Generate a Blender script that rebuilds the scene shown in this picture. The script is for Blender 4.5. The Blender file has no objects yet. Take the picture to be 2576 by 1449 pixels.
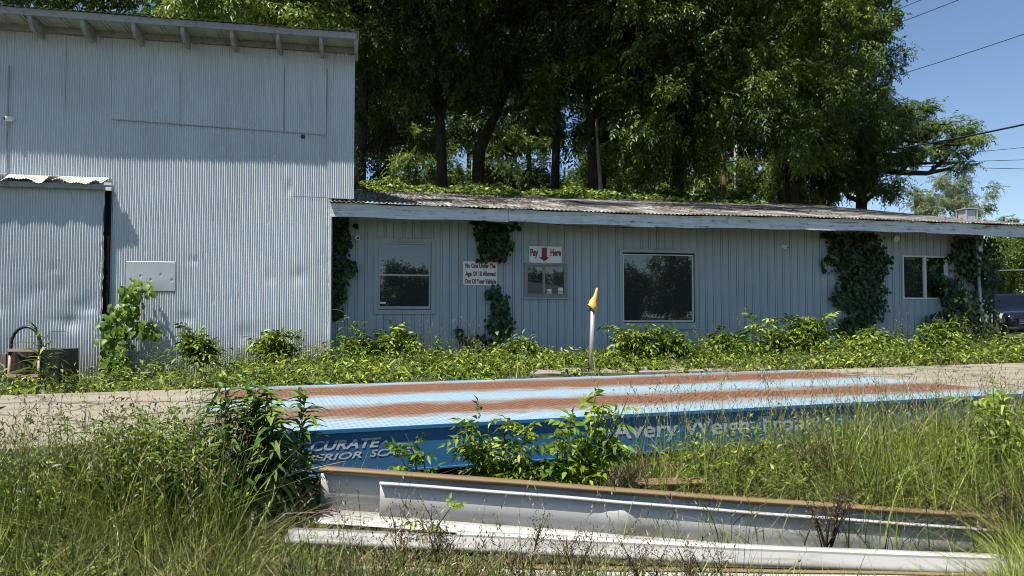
import bpy, math, random
import numpy as np
from mathutils import Vector, Matrix

# ---------------------------------------------------------------- camera, sky, sun, exposure
scene = bpy.context.scene
COL = scene.collection
F = 1800.0; CX = 1288.0; CY = 724.5; CAMZ = 0.945
PITCH = math.atan(67.5 / F)
cam = bpy.data.objects.new("camera", bpy.data.cameras.new("camera"))
COL.objects.link(cam)
cam.location = (0, 0, CAMZ)
cam.rotation_euler = (math.pi / 2 + PITCH, 0, 0)
cam.data.sensor_width = 36.0
cam.data.lens = 36.0 * F / 2576.0
cam.data.clip_end = 3000
cam.data.clip_start = 0.05
scene.camera = cam

SUN_EL = math.radians(64.0)
SUN_H = Vector((-0.715, -0.698, 0)).normalized()
SUN = Vector((SUN_H.x * math.cos(SUN_EL), SUN_H.y * math.cos(SUN_EL), math.sin(SUN_EL)))
world = bpy.data.worlds.new("World"); scene.world = world
world.use_nodes = True
wn = world.node_tree
sky = wn.nodes.new("ShaderNodeTexSky")
sky.sky_type = 'NISHITA'; sky.sun_disc = False
sky.sun_elevation = SUN_EL
sky.sun_rotation = math.atan2(SUN_H.x, SUN_H.y) % (2 * math.pi)
sky.air_density = 1.0; sky.dust_density = 0.12; sky.ozone_density = 3.0
hs = wn.nodes.new("ShaderNodeHueSaturation"); hs.inputs['Saturation'].default_value = 1.02
wn.links.new(sky.outputs[0], hs.inputs['Color']); wn.links.new(hs.outputs[0], wn.nodes["Background"].inputs[0])
wn.nodes["Background"].inputs[1].default_value = 0.078
sl = bpy.data.lights.new("sun", 'SUN'); sl.energy = 5.0; sl.angle = math.radians(0.5)
sl.color = (1.0, 0.94, 0.84)
so = bpy.data.objects.new("sun", sl); COL.objects.link(so)
so.rotation_euler = SUN.to_track_quat('Z', 'Y').to_euler()
so.location = (-20, -20, 40)
scene.view_settings.view_transform = 'Standard'
scene.view_settings.look = 'None'
scene.view_settings.exposure = 0.85
scene.view_settings.gamma = 1.0
scene.cycles.filter_width = 1.0
scene.cycles.max_bounces = 6
scene.cycles.transparent_max_bounces = 8
scene.cycles.sample_clamp_indirect = 6

rnd = random.Random(11)
rng = np.random.default_rng(7)

# ---------------------------------------------------------------- measuring helpers
cp, sp = math.cos(PITCH), math.sin(PITCH)
def ray(x, y):
    a = (x - CX) / F; b = (CY - y) / F
    return Vector((a, cp - b * sp, sp + b * cp))
def at(x, y, Y):
    d = ray(x, y); t = Y / d.y
    return Vector((d.x * t, Y, CAMZ + d.z * t))
TH = math.atan(0.2)
U = Vector((math.cos(TH), math.sin(TH), 0)); NW = Vector((math.sin(TH), -math.cos(TH), 0)); ZV = Vector((0, 0, 1))
def wall_uz(x, y, Z0):
    d = ray(x, y)
    t = Z0 / (d.y - 0.2 * d.x)
    return d.x * t / U.x, CAMZ + d.z * t
def wp(u, z, Z0, w=0.0):
    return Vector((0, Z0, 0)) + U * u + NW * w + ZV * z
def on_z(x, y, z):
    d = ray(x, y); t = (z - CAMZ) / d.z
    return Vector((d.x * t, d.y * t, z))

# ---------------------------------------------------------------- mesh helpers
class MB:
    def __init__(self): self.v = []; self.f = []
    def add(self, vs, fs):
        n = len(self.v); self.v += [tuple(p) for p in vs]; self.f += [tuple(i + n for i in f) for f in fs]; return self
    def quad(self, a, b, c, d): return self.add([a, b, c, d], [(0, 1, 2, 3)])
    def hexa(self, p):   # p: 8 points, bottom 4 then top 4
        return self.add(p, [(0, 3, 2, 1), (4, 5, 6, 7), (0, 1, 5, 4), (1, 2, 6, 5), (2, 3, 7, 6), (3, 0, 4, 7)])
    def box(self, o, a, b, c):  # origin corner, three edge vectors
        o, a, b, c = map(Vector, (o, a, b, c))
        return self.hexa([o, o + a, o + a + b, o + b, o + c, o + a + c, o + a + b + c, o + b + c])
    def wbox(self, Z0, u0, u1, z0, z1, w0, w1):
        return self.box(wp(u0, z0, Z0, w0), U * (u1 - u0), NW * (w1 - w0), ZV * (z1 - z0))
    def tube(self, pts, r, n=8, cap=True):
        pts = [Vector(p) for p in pts]
        rs = r if isinstance(r, (list, tuple)) else [r] * len(pts)
        base = len(self.v); ref = Vector((0.13, 0.21, 0.97))
        for i, p in enumerate(pts):
            t = (pts[min(i + 1, len(pts) - 1)] - pts[max(i - 1, 0)]).normalized()
            a = t.cross(ref)
            if a.length < 0.1: a = t.cross(Vector((1, 0, 0)))
            a.normalize(); b = t.cross(a)
            for k in range(n):
                an = 2 * math.pi * k / n
                self.v.append(tuple(p + (a * math.cos(an) + b * math.sin(an)) * rs[i]))
        for i in range(len(pts) - 1):
            for k in range(n):
                k2 = (k + 1) % n
                self.f.append((base + i * n + k, base + i * n + k2, base + (i + 1) * n + k2, base + (i + 1) * n + k))
        if cap:
            self.f.append(tuple(base + k for k in range(n))[::-1])
            self.f.append(tuple(base + (len(pts) - 1) * n + k for k in range(n)))
        return self
    def build(self, name, mat, parent=None, smooth=False, bevel=0.0):
        m = bpy.data.meshes.new(name); m.from_pydata(self.v, [], self.f); m.update()
        o = bpy.data.objects.new(name, m); COL.objects.link(o)
        m.materials.append(mat)
        if smooth:
            m.polygons.foreach_set("use_smooth", [True] * len(m.polygons))
        if bevel:
            b = o.modifiers.new("b", 'BEVEL'); b.width = bevel; b.segments = 2; b.limit_method = 'ANGLE'
        if parent: put(o, parent)
        return o
def put(o, parent):
    o.parent = parent
    mw = parent_world(parent)
    o.matrix_parent_inverse = mw.inverted()
def parent_world(p):
    m = p.matrix_basis.copy()
    if p.parent: m = parent_world(p.parent) @ p.matrix_parent_inverse @ m
    return m
def empty(name, loc, label, cat, group=None, kind=None):
    o = bpy.data.objects.new(name, None); COL.objects.link(o); o.location = loc
    o.empty_display_size = 0.2
    return tag(o, label, cat, group, kind)
def tag(o, label=None, cat=None, group=None, kind=None):
    if label: o["label"] = label
    if cat: o["category"] = cat
    if group: o["group"] = group
    if kind: o["kind"] = kind
    return o
def mesh_np(name, V, Fq, mat, parent=None, tint=None, smooth=False):
    V = np.asarray(V, dtype=np.float32); Fq = np.asarray(Fq, dtype=np.int32)
    m = bpy.data.meshes.new(name)
    m.vertices.add(len(V)); m.vertices.foreach_set("co", V.ravel())
    k = Fq.shape[1]; n = len(Fq)
    m.loops.add(n * k); m.loops.foreach_set("vertex_index", Fq.ravel())
    m.polygons.add(n); m.polygons.foreach_set("loop_start", np.arange(0, n * k, k, dtype=np.int32))
    if smooth: m.polygons.foreach_set("use_smooth", np.ones(n, dtype=bool))
    if tint is not None:
        a = m.attributes.new("tint", 'FLOAT', 'POINT'); a.data.foreach_set("value", np.asarray(tint, dtype=np.float32))
    m.materials.append(mat)
    m.update(calc_edges=True); m.validate()
    o = bpy.data.objects.new(name, m); COL.objects.link(o)
    if parent: put(o, parent)
    return o

# ---------------------------------------------------------------- materials
class NT:
    def __init__(self, name):
        self.m = bpy.data.materials.new(name); self.m.use_nodes = True
        self.t = self.m.node_tree; self.b = self.t.nodes["Principled BSDF"]
    def n(self, typ, **kw):
        x = self.t.nodes.new("ShaderNode" + typ)
        for k, v in kw.items(): setattr(x, k, v)
        return x
    def l(self, a, b): self.t.links.new(a, b)
    def coords(self, scale=(1, 1, 1), rotz=0.0, kind='Object'):
        tc = self.n("TexCoord"); mp = self.n("Mapping")
        mp.inputs['Scale'].default_value = scale; mp.inputs['Rotation'].default_value = (0, 0, rotz)
        # rotation is applied after scale in Mapping, so rotate first in a mapping of its own
        if rotz:
            r = self.n("Mapping"); r.inputs['Rotation'].default_value = (0, 0, rotz); self.l(tc.outputs[kind], r.inputs[0])
            mp.inputs['Rotation'].default_value = (0, 0, 0); self.l(r.outputs[0], mp.inputs[0])
        else: self.l(tc.outputs[kind], mp.inputs[0])
        return mp.outputs[0]
    def noise(self, vec, scale, detail=5, rough=0.6):
        x = self.n("TexNoise"); x.inputs['Scale'].default_value = scale; x.inputs['Detail'].default_value = detail
        x.inputs['Roughness'].default_value = rough; self.l(vec, x.inputs['Vector']); return x.outputs['Fac']
    def ramp(self, fac, stops):
        x = self.n("ValToRGB"); e = x.color_ramp.elements
        while len(e) > 1: e.remove(e[-1])
        for i, (p, c) in enumerate(stops):
            if i == 0: e[0].position = p; q = e[0]
            else: q = e.new(p)
            q.color = (*c, 1) if len(c) == 3 else c
        self.l(fac, x.inputs[0]); return x.outputs[0]
    def mix(self, fac, a, b):
        x = self.n("Mix", data_type='RGBA')
        if hasattr(fac, 'links') or hasattr(fac, 'is_linked'): self.l(fac, x.inputs[0])
        else: x.inputs[0].default_value = fac
        for s, i in ((a, 6), (b, 7)):
            if isinstance(s, tuple): x.inputs[i].default_value = (*s, 1)
            else: self.l(s, x.inputs[i])
        return x.outputs[2]
    def math(self, op, a, b=None, clamp=False):
        x = self.n("Math", operation=op); x.use_clamp = clamp
        for s, i in ((a, 0), (b, 1)):
            if s is None: continue
            if isinstance(s, (int, float)): x.inputs[i].default_value = s
            else: self.l(s, x.inputs[i])
        return x.outputs[0]
    def bump(self, h, strength=0.3, dist=0.01):
        x = self.n("Bump"); x.inputs['Strength'].default_value = strength; x.inputs['Distance'].default_value = dist
        self.l(h, x.inputs['Height']); self.l(x.outputs[0], self.b.inputs['Normal'])
    def set(self, color=None, rough=0.6, metal=0.0, spec=0.5):
        if color is not None:
            if isinstance(color, tuple): self.b.inputs['Base Color'].default_value = (*color, 1)
            else: self.l(color, self.b.inputs['Base Color'])
        if isinstance(rough, (int, float)): self.b.inputs['Roughness'].default_value = rough
        else: self.l(rough, self.b.inputs['Roughness'])
        self.b.inputs['Metallic'].default_value = metal
        self.b.inputs['Specular IOR Level'].default_value = spec
        return self.m

def painted(name, c, dirt=(0.16, 0.13, 0.10), amt=0.5, rough=0.5, stretch=(1.5, 1.5, 0.25), metal=0.0, spec=0.4):
    t = NT(name); v = t.coords(stretch)
    n1 = t.noise(v, 3.0, 6); n2 = t.noise(t.coords(), 9.0, 8, 0.7); n3 = t.noise(t.coords(), 0.7, 3)
    c1 = t.mix(t.ramp(n3, [(0.3, (0, 0, 0)), (0.7, (1, 1, 1))]), tuple(x * 0.86 for x in c), c)
    f = t.ramp(n1, [(0.52, (0, 0, 0)), (0.8, (amt, amt, amt))])
    c2 = t.mix(f, c1, dirt)
    f2 = t.ramp(n2, [(0.62, (0, 0, 0)), (0.75, (amt * 0.8,) * 3)])
    c3 = t.mix(f2, c2, tuple(x * 0.55 for x in c))
    t.bump(n2, 0.12, 0.004)
    return t.set(c3, rough, metal, spec)
def barn_paint(name, c, rough, amt):
    m = painted(name, c, amt=amt, rough=rough); t = NT.__new__(NT); t.m = m; t.t = m.node_tree; t.b = t.t.nodes["Principled BSDF"]
    old = t.b.inputs['Base Color'].links[0].from_socket
    tc = t.n("TexCoord"); sep = t.n("SeparateXYZ"); t.l(tc.outputs['Object'], sep.inputs[0])
    nz = t.noise(t.coords((1, 1, .35)), 7, 7, .75); n2 = t.noise(t.coords((9, 9, .25)), 1.3, 5, .7)
    h = t.math('DIVIDE', t.math('SUBTRACT', t.math('ADD', 0.15, t.math('MULTIPLY', nz, 0.9)), sep.outputs[2]), 0.7, clamp=True)
    c1 = t.mix(t.math('MULTIPLY', h, 0.55), old, (0.20, 0.17, 0.13))
    c2 = t.mix(t.ramp(n2, [(0.60, (0, 0, 0)), (0.72, (0.55, 0.55, 0.55))]), c1, (0.30, 0.27, 0.23))
    t.l(c2, t.b.inputs['Base Color']); return m
def plain(name, c, rough=0.6, metal=0.0, spec=0.5, var=0.2, scale=8.0):
    t = NT(name); n1 = t.noise(t.coords(), scale, 5)
    col = t.mix(n1, tuple(x * (1 - var) for x in c), tuple(min(1, x * (1 + var)) for x in c))
    t.bump(n1, 0.08, 0.003)
    return t.set(col, rough, metal, spec)
def foliage(name, lo, mid, hi, trans=0.3, rough=0.45, spec=0.4):
    t = NT(name)
    a = t.n("Attribute", attribute_name="tint")
    col = t.ramp(a.outputs['Fac'], [(0.0, lo), (0.5, mid), (1.0, hi)])
    t.set(col, rough, 0, spec)
    tr = t.n("BsdfTranslucent")
    hs = t.n("HueSaturation"); hs.inputs['Value'].default_value = 1.5; hs.inputs['Hue'].default_value = 0.485
    t.l(col, hs.inputs['Color']); t.l(hs.outputs[0], tr.inputs[0])
    mx = t.n("MixShader"); mx.inputs[0].default_value = trans
    t.l(t.b.outputs[0], mx.inputs[1]); t.l(tr.outputs[0], mx.inputs[2])
    out = t.t.nodes["Material Output"]; t.l(mx.outputs[0], out.inputs[0])
    return t.m

def roof_mat():
    t = NT("roof_tin")
    v = t.coords((9.0, 0.4, 1.0), -TH)
    n1 = t.noise(v, 1.3, 7, 0.7); n2 = t.noise(t.coords(), 1.3, 6, 0.65); n3 = t.noise(t.coords(), 14, 6, 0.7)
    f = t.math('ADD', t.math('MULTIPLY', n1, 0.6), t.math('MULTIPLY', n2, 0.45))
    col = t.ramp(f, [(0.41, (0.50, 0.51, 0.50)), (0.50, (0.27, 0.265, 0.25)), (0.56, (0.12, 0.10, 0.085)), (0.65, (0.045, 0.04, 0.034))])
    c2 = t.mix(t.ramp(n3, [(0.46, (0, 0, 0)), (0.66, (0.8, 0.8, 0.8))]), col, (0.07, 0.055, 0.04))
    t.bump(n3, 0.15, 0.004)
    return t.set(c2, 0.45, 0.15, 0.5)
def wood_paint_mat():
    t = NT("peeling_board_paint")
    v = t.coords((0.7, 0.7, 9.0), 0)
    n1 = t.noise(v, 2.4, 8, 0.7); n2 = t.noise(t.coords(), 5, 6, 0.7)
    f = t.math('ADD', t.math('MULTIPLY', n1, 0.65), t.math('MULTIPLY', n2, 0.35))
    col = t.ramp(f, [(0.38, (0.10, 0.085, 0.07)), (0.45, (0.46, 0.51, 0.55)), (0.62, (0.62, 0.68, 0.73)), (0.74, (0.28, 0.26, 0.24))])
    t.bump(f, 0.4, 0.006)
    return t.set(col, 0.7, 0, 0.3)
def deck_mat():
    t = NT("rusted_blue_tread_plate")
    tc = t.n("TexCoord"); sep = t.n("SeparateXYZ"); t.l(tc.outputs['Object'], sep.inputs[0])
    x, y = sep.outputs[0], sep.outputs[1]
    nz = t.noise(t.coords((0.35, 1.6, 1)), 2.2, 6, 0.65)
    nf = t.noise(t.coords((1, 2.5, 1)), 9, 8, 0.75)
    st = t.noise(t.coords((0.22, 5.0, 1)), 2.6, 6, 0.7)
    nb = t.noise(t.coords((0.9, 1.8, 1)), 1.6, 8, 0.75)
    wob = t.math('ADD', t.math('MULTIPLY', t.math('SUBTRACT', nz, 0.5), 0.55), t.math('MULTIPLY', t.math('SUBTRACT', nb, 0.5), 0.9))
    def band(c, h, soft):
        d = t.math('ABSOLUTE', t.math('SUBTRACT', t.math('ADD', y, wob), c))
        return t.math('DIVIDE', t.math('SUBTRACT', h + soft, d), soft * 2, clamp=True)
    b1 = band(0.93, 0.40, 0.22); b2 = band(2.66, 0.52, 0.22)
    fade = t.math('DIVIDE', t.math('ADD', x, 0.6), 1.9, clamp=True)
    b1 = t.math('MULTIPLY', b1, t.math('ADD', t.math('MULTIPLY', fade, 0.45), 0.55))
    rust = t.math('MAXIMUM', b1, b2)
    rustn = t.math('MULTIPLY', rust, t.math('ADD', 0.34, t.math('MULTIPLY', t.math('ADD', nf, t.math('MULTIPLY', st, 0.6)), 0.95)), clamp=True)
    w1 = band(0.93, 0.62, 0.18); w2 = band(2.66, 0.66, 0.15)
    pale = t.math('MULTIPLY', t.math('MAXIMUM', w1, w2), t.math('ADD', 0.0, t.math('MULTIPLY', nf, 1.15)), clamp=True)
    blue = t.mix(nf, (0.12, 0.26, 0.37), (0.29, 0.385, 0.43))
    pale = t.math('MAXIMUM', pale, t.math('MULTIPLY', t.math('SUBTRACT', st, 0.48), 3.2, clamp=True))
    c1 = t.mix(t.math('MULTIPLY', pale, 0.7), blue, (0.36, 0.355, 0.34))
    rc = t.ramp(nf, [(0.3, (0.075, 0.030, 0.013)), (0.5, (0.145, 0.058, 0.025)), (0.75, (0.22, 0.115, 0.06))])
    c2 = t.mix(rustn, c1, rc)
    # raised tread pattern: diagonal lugs
    mp = t.n("Mapping"); mp.inputs['Rotation'].default_value = (0, 0, math.radians(45)); mp.inputs['Scale'].default_value = (1, 1, 1)
    t.l(tc.outputs['Object'], mp.inputs[0])
    wv = t.n("TexWave"); wv.inputs['Scale'].default_value = 5.2; t.l(mp.outputs[0], wv.inputs[0])
    mp2 = t.n("Mapping"); mp2.inputs['Rotation'].default_value = (0, 0, math.radians(-45)); t.l(tc.outputs['Object'], mp2.inputs[0])
    wv2 = t.n("TexWave"); wv2.inputs['Scale'].default_value = 5.2; t.l(mp2.outputs[0], wv2.inputs[0])
    lug = t.math('MULTIPLY', wv.outputs['Fac'], wv2.outputs['Fac'])
    c3 = t.mix(t.math('MULTIPLY', lug, 0.35), c2, t.mix(0.4, c2, (0.5, 0.54, 0.56)))
    t.bump(lug, 0.9, 0.012)
    return t.set(c3, 0.6, 0, 0.3)
def concrete_mat():
    t = NT("old_concrete"); n1 = t.noise(t.coords((0.4, 1.6, 1), -math.radians(19.8)), 2.5, 7, 0.7); n2 = t.noise(t.coords(), 30, 5, 0.7)
    n3 = t.noise(t.coords(), 0.9, 4)
    c = t.ramp(n1, [(0.3, (0.15, 0.13, 0.098)), (0.5, (0.25, 0.225, 0.175)), (0.75, (0.32, 0.29, 0.23))])
    c = t.mix(t.ramp(n2, [(0.4, (0, 0, 0)), (0.8, (0.5, 0.5, 0.5))]), c, (0.2, 0.17, 0.13))
    c = t.mix(t.ramp(n3, [(0.5, (0, 0, 0)), (0.8, (0.35, 0.35, 0.35))]), c, (0.22, 0.19, 0.15))
    vo = t.n("TexVoronoi", feature='DISTANCE_TO_EDGE'); vo.inputs['Scale'].default_value = 0.55
    nd = t.n("TexNoise"); nd.inputs['Scale'].default_value = 3.0; nd.inputs['Detail'].default_value = 6
    va = t.n("VectorMath", operation='MULTIPLY_ADD'); t.l(t.coords(), nd.inputs['Vector']); t.l(nd.outputs['Color'], va.inputs[0]); va.inputs[1].default_value = (.6, .6, .6); t.l(t.coords(), va.inputs[2])
    t.l(va.outputs[0], vo.inputs['Vector'])
    c = t.mix(t.ramp(vo.outputs['Distance'], [(0.0, (0.85, 0.85, 0.85)), (0.012, (0.6, 0.6, 0.6)), (0.02, (0, 0, 0))]), c, (0.05, 0.045, 0.035))
    t.bump(n2, 0.3, 0.004)
    return t.set(c, 0.85, 0, 0.2)
def glass_mat():
    t = NT("dark_window_glass")
    t.set((0.03, 0.035, 0.036), 0.5, 0, 0.0)
    g = t.n("BsdfGlossy"); g.inputs['Roughness'].default_value = 0.012; g.inputs[0].default_value = (0.80, 0.90, 1.0, 1)
    fr = t.n("Fresnel"); fr.inputs[0].default_value = 1.5
    n = t.noise(t.coords(), 2.0, 3); bp = t.n("Bump"); bp.inputs['Strength'].default_value = 0.03; bp.inputs['Distance'].default_value = 0.01
    t.l(n, bp.inputs['Height']); t.l(bp.outputs[0], g.inputs['Normal'])
    fac = t.math('ADD', fr.outputs[0], 0.07, clamp=True)
    mx = t.n("MixShader"); t.l(fac, mx.inputs[0]); t.l(t.b.outputs[0], mx.inputs[1]); t.l(g.outputs[0], mx.inputs[2])
    t.l(mx.outputs[0], t.t.nodes["Material Output"].inputs[0]); return t.m
def bark_mat(name, a, b):
    t = NT(name); n1 = t.noise(t.coords((5, 5, 0.9)), 3, 7, 0.7)
    c = t.ramp(n1, [(0.35, a), (0.7, b)]); t.bump(n1, 0.8, 0.03); return t.set(c, 0.9, 0, 0.15)
def soil_mat():
    t = NT("soil_with_litter"); n1 = t.noise(t.coords(), 5, 8, 0.75); n2 = t.noise(t.coords(), 40, 4, 0.7); n3 = t.noise(t.coords(), 0.25, 4)
    c = t.ramp(n1, [(0.3, (0.035, 0.028, 0.018)), (0.55, (0.07, 0.06, 0.035)), (0.8, (0.16, 0.13, 0.08))])
    c = t.mix(t.ramp(n3, [(0.4, (0, 0, 0)), (0.6, (0.6, 0.6, 0.6))]), c, (0.045, 0.065, 0.02))
    t.bump(n2, 0.8, 0.02); return t.set(c, 0.95, 0, 0.1)

M = dict(
    barn=barn_paint("barn_tin_paint", (0.55, 0.595, 0.635), 0.34, 0.18),
    door=barn_paint("door_tin_paint", (0.51, 0.555, 0.595), 0.36, 0.22),
    soffit=painted("soffit_tin", (0.40, 0.43, 0.40), amt=0.35, rough=0.5, stretch=(2, 2, 2)),
    siding=painted("siding_paint", (0.33, 0.385, 0.44), amt=0.28, rough=0.6),
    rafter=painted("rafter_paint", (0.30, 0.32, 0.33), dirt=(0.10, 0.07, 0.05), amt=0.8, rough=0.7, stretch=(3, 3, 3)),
    board=wood_paint_mat(), roof=roof_mat(),
    trim=painted("window_trim_paint", (0.32, 0.37, 0.385), amt=0.4, rough=0.6),
    olive=painted("pay_window_frame", (0.235, 0.235, 0.205), amt=0.3, rough=0.5),
    alu=painted("aluminium_frame", (0.60, 0.61, 0.60), amt=0.2, rough=0.4),
    black=plain("black_rubber", (0.012, 0.012, 0.013), 0.5), dark=plain("dark_void", (0.008, 0.008, 0.008), 0.9, spec=0.1),
    glass=glass_mat(), sign=painted("sign_white", (0.78, 0.77, 0.76), amt=0.15, rough=0.35),
    red=plain("sign_red", (0.17, 0.010, 0.022), 0.4, var=0.1), white=plain("white_plastic", (0.75, 0.74, 0.72), 0.35, var=0.05),
    deck=deck_mat(), beam=painted("scale_beam_blue", (0.032, 0.145, 0.30), dirt=(0.08, 0.09, 0.09), amt=0.5, rough=0.45, stretch=(0.5, 0.5, 2)),
    beamtext=plain("faded_white_lettering", (0.42, 0.45, 0.48), 0.5, var=0.35, scale=25), concrete=concrete_mat(),
    galv=painted("galvanised_plate", (0.42, 0.46, 0.475), amt=0.1, rough=0.35, metal=0.25),
    debris=painted("white_sheet_metal", (0.50, 0.50, 0.48), dirt=(0.20, 0.17, 0.12), amt=0.85, rough=0.45, stretch=(0.6, 2.5, 2.5)),
    tan=painted("rusted_tan_edge", (0.21, 0.145, 0.075), dirt=(0.12, 0.06, 0.025), amt=0.6, rough=0.6, stretch=(0.6, 4, 4)),
    dirtysheet=painted("dirty_white_sheet", (0.30, 0.30, 0.29), dirt=(0.12, 0.10, 0.07), amt=0.95, rough=0.55, stretch=(0.5, 6, 4)),
    tanweb=painted("brown_stained_metal", (0.30, 0.24, 0.16), dirt=(0.5, 0.48, 0.42), amt=0.6, rough=0.6, stretch=(0.6, 3, 6)),
    pipe=painted("grey_pipe", (0.42, 0.42, 0.40), dirt=(0.2, 0.12, 0.07), amt=0.5, rough=0.4, metal=0.3),
    yellow=painted("faded_yellow_plastic", (0.66, 0.47, 0.11), dirt=(0.25, 0.22, 0.08), amt=0.5, rough=0.5, stretch=(5, 5, 5)),
    rustpink=painted("faded_red_tube", (0.42, 0.27, 0.23), dirt=(0.16, 0.07, 0.04), amt=0.6, rough=0.5, stretch=(5, 5, 5)),
    oldwood=bark_mat("weathered_black_wood", (0.012, 0.010, 0.009), (0.075, 0.055, 0.04)),
    greywood=bark_mat("grey_weathered_wood", (0.09, 0.08, 0.075), (0.22, 0.19, 0.17)),
    bark=bark_mat("tree_bark", (0.018, 0.014, 0.010), (0.075, 0.060, 0.045)),
    barkpale=bark_mat("pale_bark", (0.14, 0.11, 0.085), (0.34, 0.29, 0.23)),
    polew=bark_mat("brown_pole_wood", (0.10, 0.055, 0.03), (0.24, 0.15, 0.085)), poleg=bark_mat("grey_pole_wood", (0.16, 0.15, 0.15), (0.33, 0.32, 0.32)),
    wire=plain("black_cable", (0.02, 0.02, 0.022), 0.5), steel=plain("fence_steel", (0.07, 0.075, 0.08), 0.6, 0.0, 0.15),
    carpaint=plain("black_car_paint", (0.008, 0.009, 0.012), 0.12, 0, 0.8, var=0.05), carglass=plain("car_glass", (0.004, 0.006, 0.012), 0.05, 0, 0.3, var=0.05),
    chrome=plain("chrome", (0.75, 0.75, 0.76), 0.12, 1.0, var=0.03), tyre=plain("tyre", (0.02, 0.02, 0.02), 0.8),
    lamp=plain("headlight_lens", (0.55, 0.58, 0.6), 0.08, 0.3, 0.9, var=0.05),
    soil=soil_mat(), barnbrown=plain("far_barn_tin", (0.10, 0.10, 0.10), 0.7),
    treeleaf=foliage("tree_leaf", (0.018, 0.042, 0.006), (0.042, 0.085, 0.011), (0.12, 0.18, 0.022), 0.26, 0.42, 0.35),
    brightleaf=foliage("bright_tree_leaf", (0.05, 0.10, 0.014), (0.10, 0.17, 0.022), (0.19, 0.26, 0.045), 0.33),
    paleleaf=foliage("pale_tree_leaf", (0.08, 0.12, 0.045), (0.14, 0.19, 0.08), (0.22, 0.26, 0.13), 0.35),
    vineleaf=foliage("vine_leaf", (0.008, 0.024, 0.003), (0.024, 0.055, 0.005), (0.075, 0.13, 0.012), 0.2),
    weedleaf=foliage("weed_leaf", (0.012, 0.036, 0.006), (0.085, 0.15, 0.016), (0.31, 0.37, 0.05), 0.2),
    sapleaf=foliage("sapling_leaf", (0.05, 0.12, 0.012), (0.13, 0.22, 0.02), (0.28, 0.36, 0.04), 0.35),
    darkweed=foliage("lance_leaf", (0.014, 0.042, 0.008), (0.055, 0.115, 0.02), (0.17, 0.26, 0.05), 0.18),
    grass=foliage("grass_blade", (0.018, 0.042, 0.007), (0.12, 0.165, 0.022), (0.36, 0.37, 0.09), 0.16, 0.5),
    straw=foliage("dry_straw", (0.05, 0.035, 0.022), (0.20, 0.155, 0.095), (0.46, 0.39, 0.26), 0.1, 0.7, 0.2),
    brownweed=foliage("dry_seed_weed", (0.06, 0.04, 0.025), (0.14, 0.10, 0.07), (0.22, 0.18, 0.12), 0.1, 0.8, 0.1),
)

# ---------------------------------------------------------------- leaf and blade generators
def unit(a): return a / np.maximum(np.linalg.norm(a, axis=1, keepdims=True), 1e-9)
def leaves(P, D, N, L, W, fold=0.25, droop=0.25, wide=0.42, ribs=False):
    """P base, D direction, N up normal; one folded leaf of two quads (or four) each. Returns V,F,n per leaf."""
    P = np.asarray(P, float); D = unit(np.asarray(D, float)); N = np.asarray(N, float)
    S = unit(np.cross(D, N)); N = unit(np.cross(S, D))
    L = np.asarray(L).reshape(-1, 1); W = np.asarray(W).reshape(-1, 1)
    n = len(P)
    if not ribs:
        mid = P + D * L * wide - N * L * droop * 0.15
        V = np.stack([P, mid + S * W * 0.5 + N * W * fold, mid, mid - S * W * 0.5 + N * W * fold, P + D * L - N * L * droop], 1).reshape(-1, 3)
        b = (np.arange(n) * 5)[:, None]
        Fq = np.concatenate([b + np.array([[0, 1, 4, 2]]), b + np.array([[0, 2, 4, 3]])], 1).reshape(-1, 4)
        return V, Fq, 5
    a1 = P + D * L * 0.3; a2 = P + D * L * 0.68 - N * L * droop * 0.4
    V = np.stack([P, a1 + S * W * 0.48 + N * W * fold, a1, a1 - S * W * 0.48 + N * W * fold,
                  a2 + S * W * 0.36 + N * W * fold, a2, a2 - S * W * 0.36 + N * W * fold, P + D * L - N * L * droop], 1).reshape(-1, 3)
    b = (np.arange(n) * 8)[:, None]
    Fq = np.concatenate([b + np.array([q]) for q in ([0, 2, 1, 1], [0, 3, 2, 2])], 1)
    Fq = np.concatenate([b + np.array([[1, 2, 5, 4]]), b + np.array([[2, 3, 6, 5]]), b + np.array([[0, 2, 1, 1]])[:, :4] * 1], 1)
    quads = np.concatenate([b + np.array([[1, 2, 5, 4]]), b + np.array([[2, 3, 6, 5]])], 1).reshape(-1, 4)
    tris = np.concatenate([b + np.array([[0, 2, 1]]), b + np.array([[0, 3, 2]]), b + np.array([[4, 5, 7]]), b + np.array([[5, 6, 7]])], 1).reshape(-1, 3)
    q2 = np.concatenate([quads[:, [0, 1, 2]], quads[:, [0, 2, 3]], tris], 0)
    return V, q2, 8
class Batch:
    def __init__(self): self.V = []; self.F = []; self.T = []; self.n = 0
    def add(self, V, Fq, tint):
        self.V.append(V); self.F.append(Fq + self.n); self.T.append(tint); self.n += len(V)
    def leaves(self, P, D, N, L, W, tint, **kw):
        V, Fq, k = leaves(P, D, N, L, W, **kw)
        self.add(V, Fq, np.repeat(np.asarray(tint), k))
    def build(self, name, mat, parent=None):
        return mesh_np(name, np.concatenate(self.V), np.concatenate(self.F), mat, parent, np.concatenate(self.T))
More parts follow.
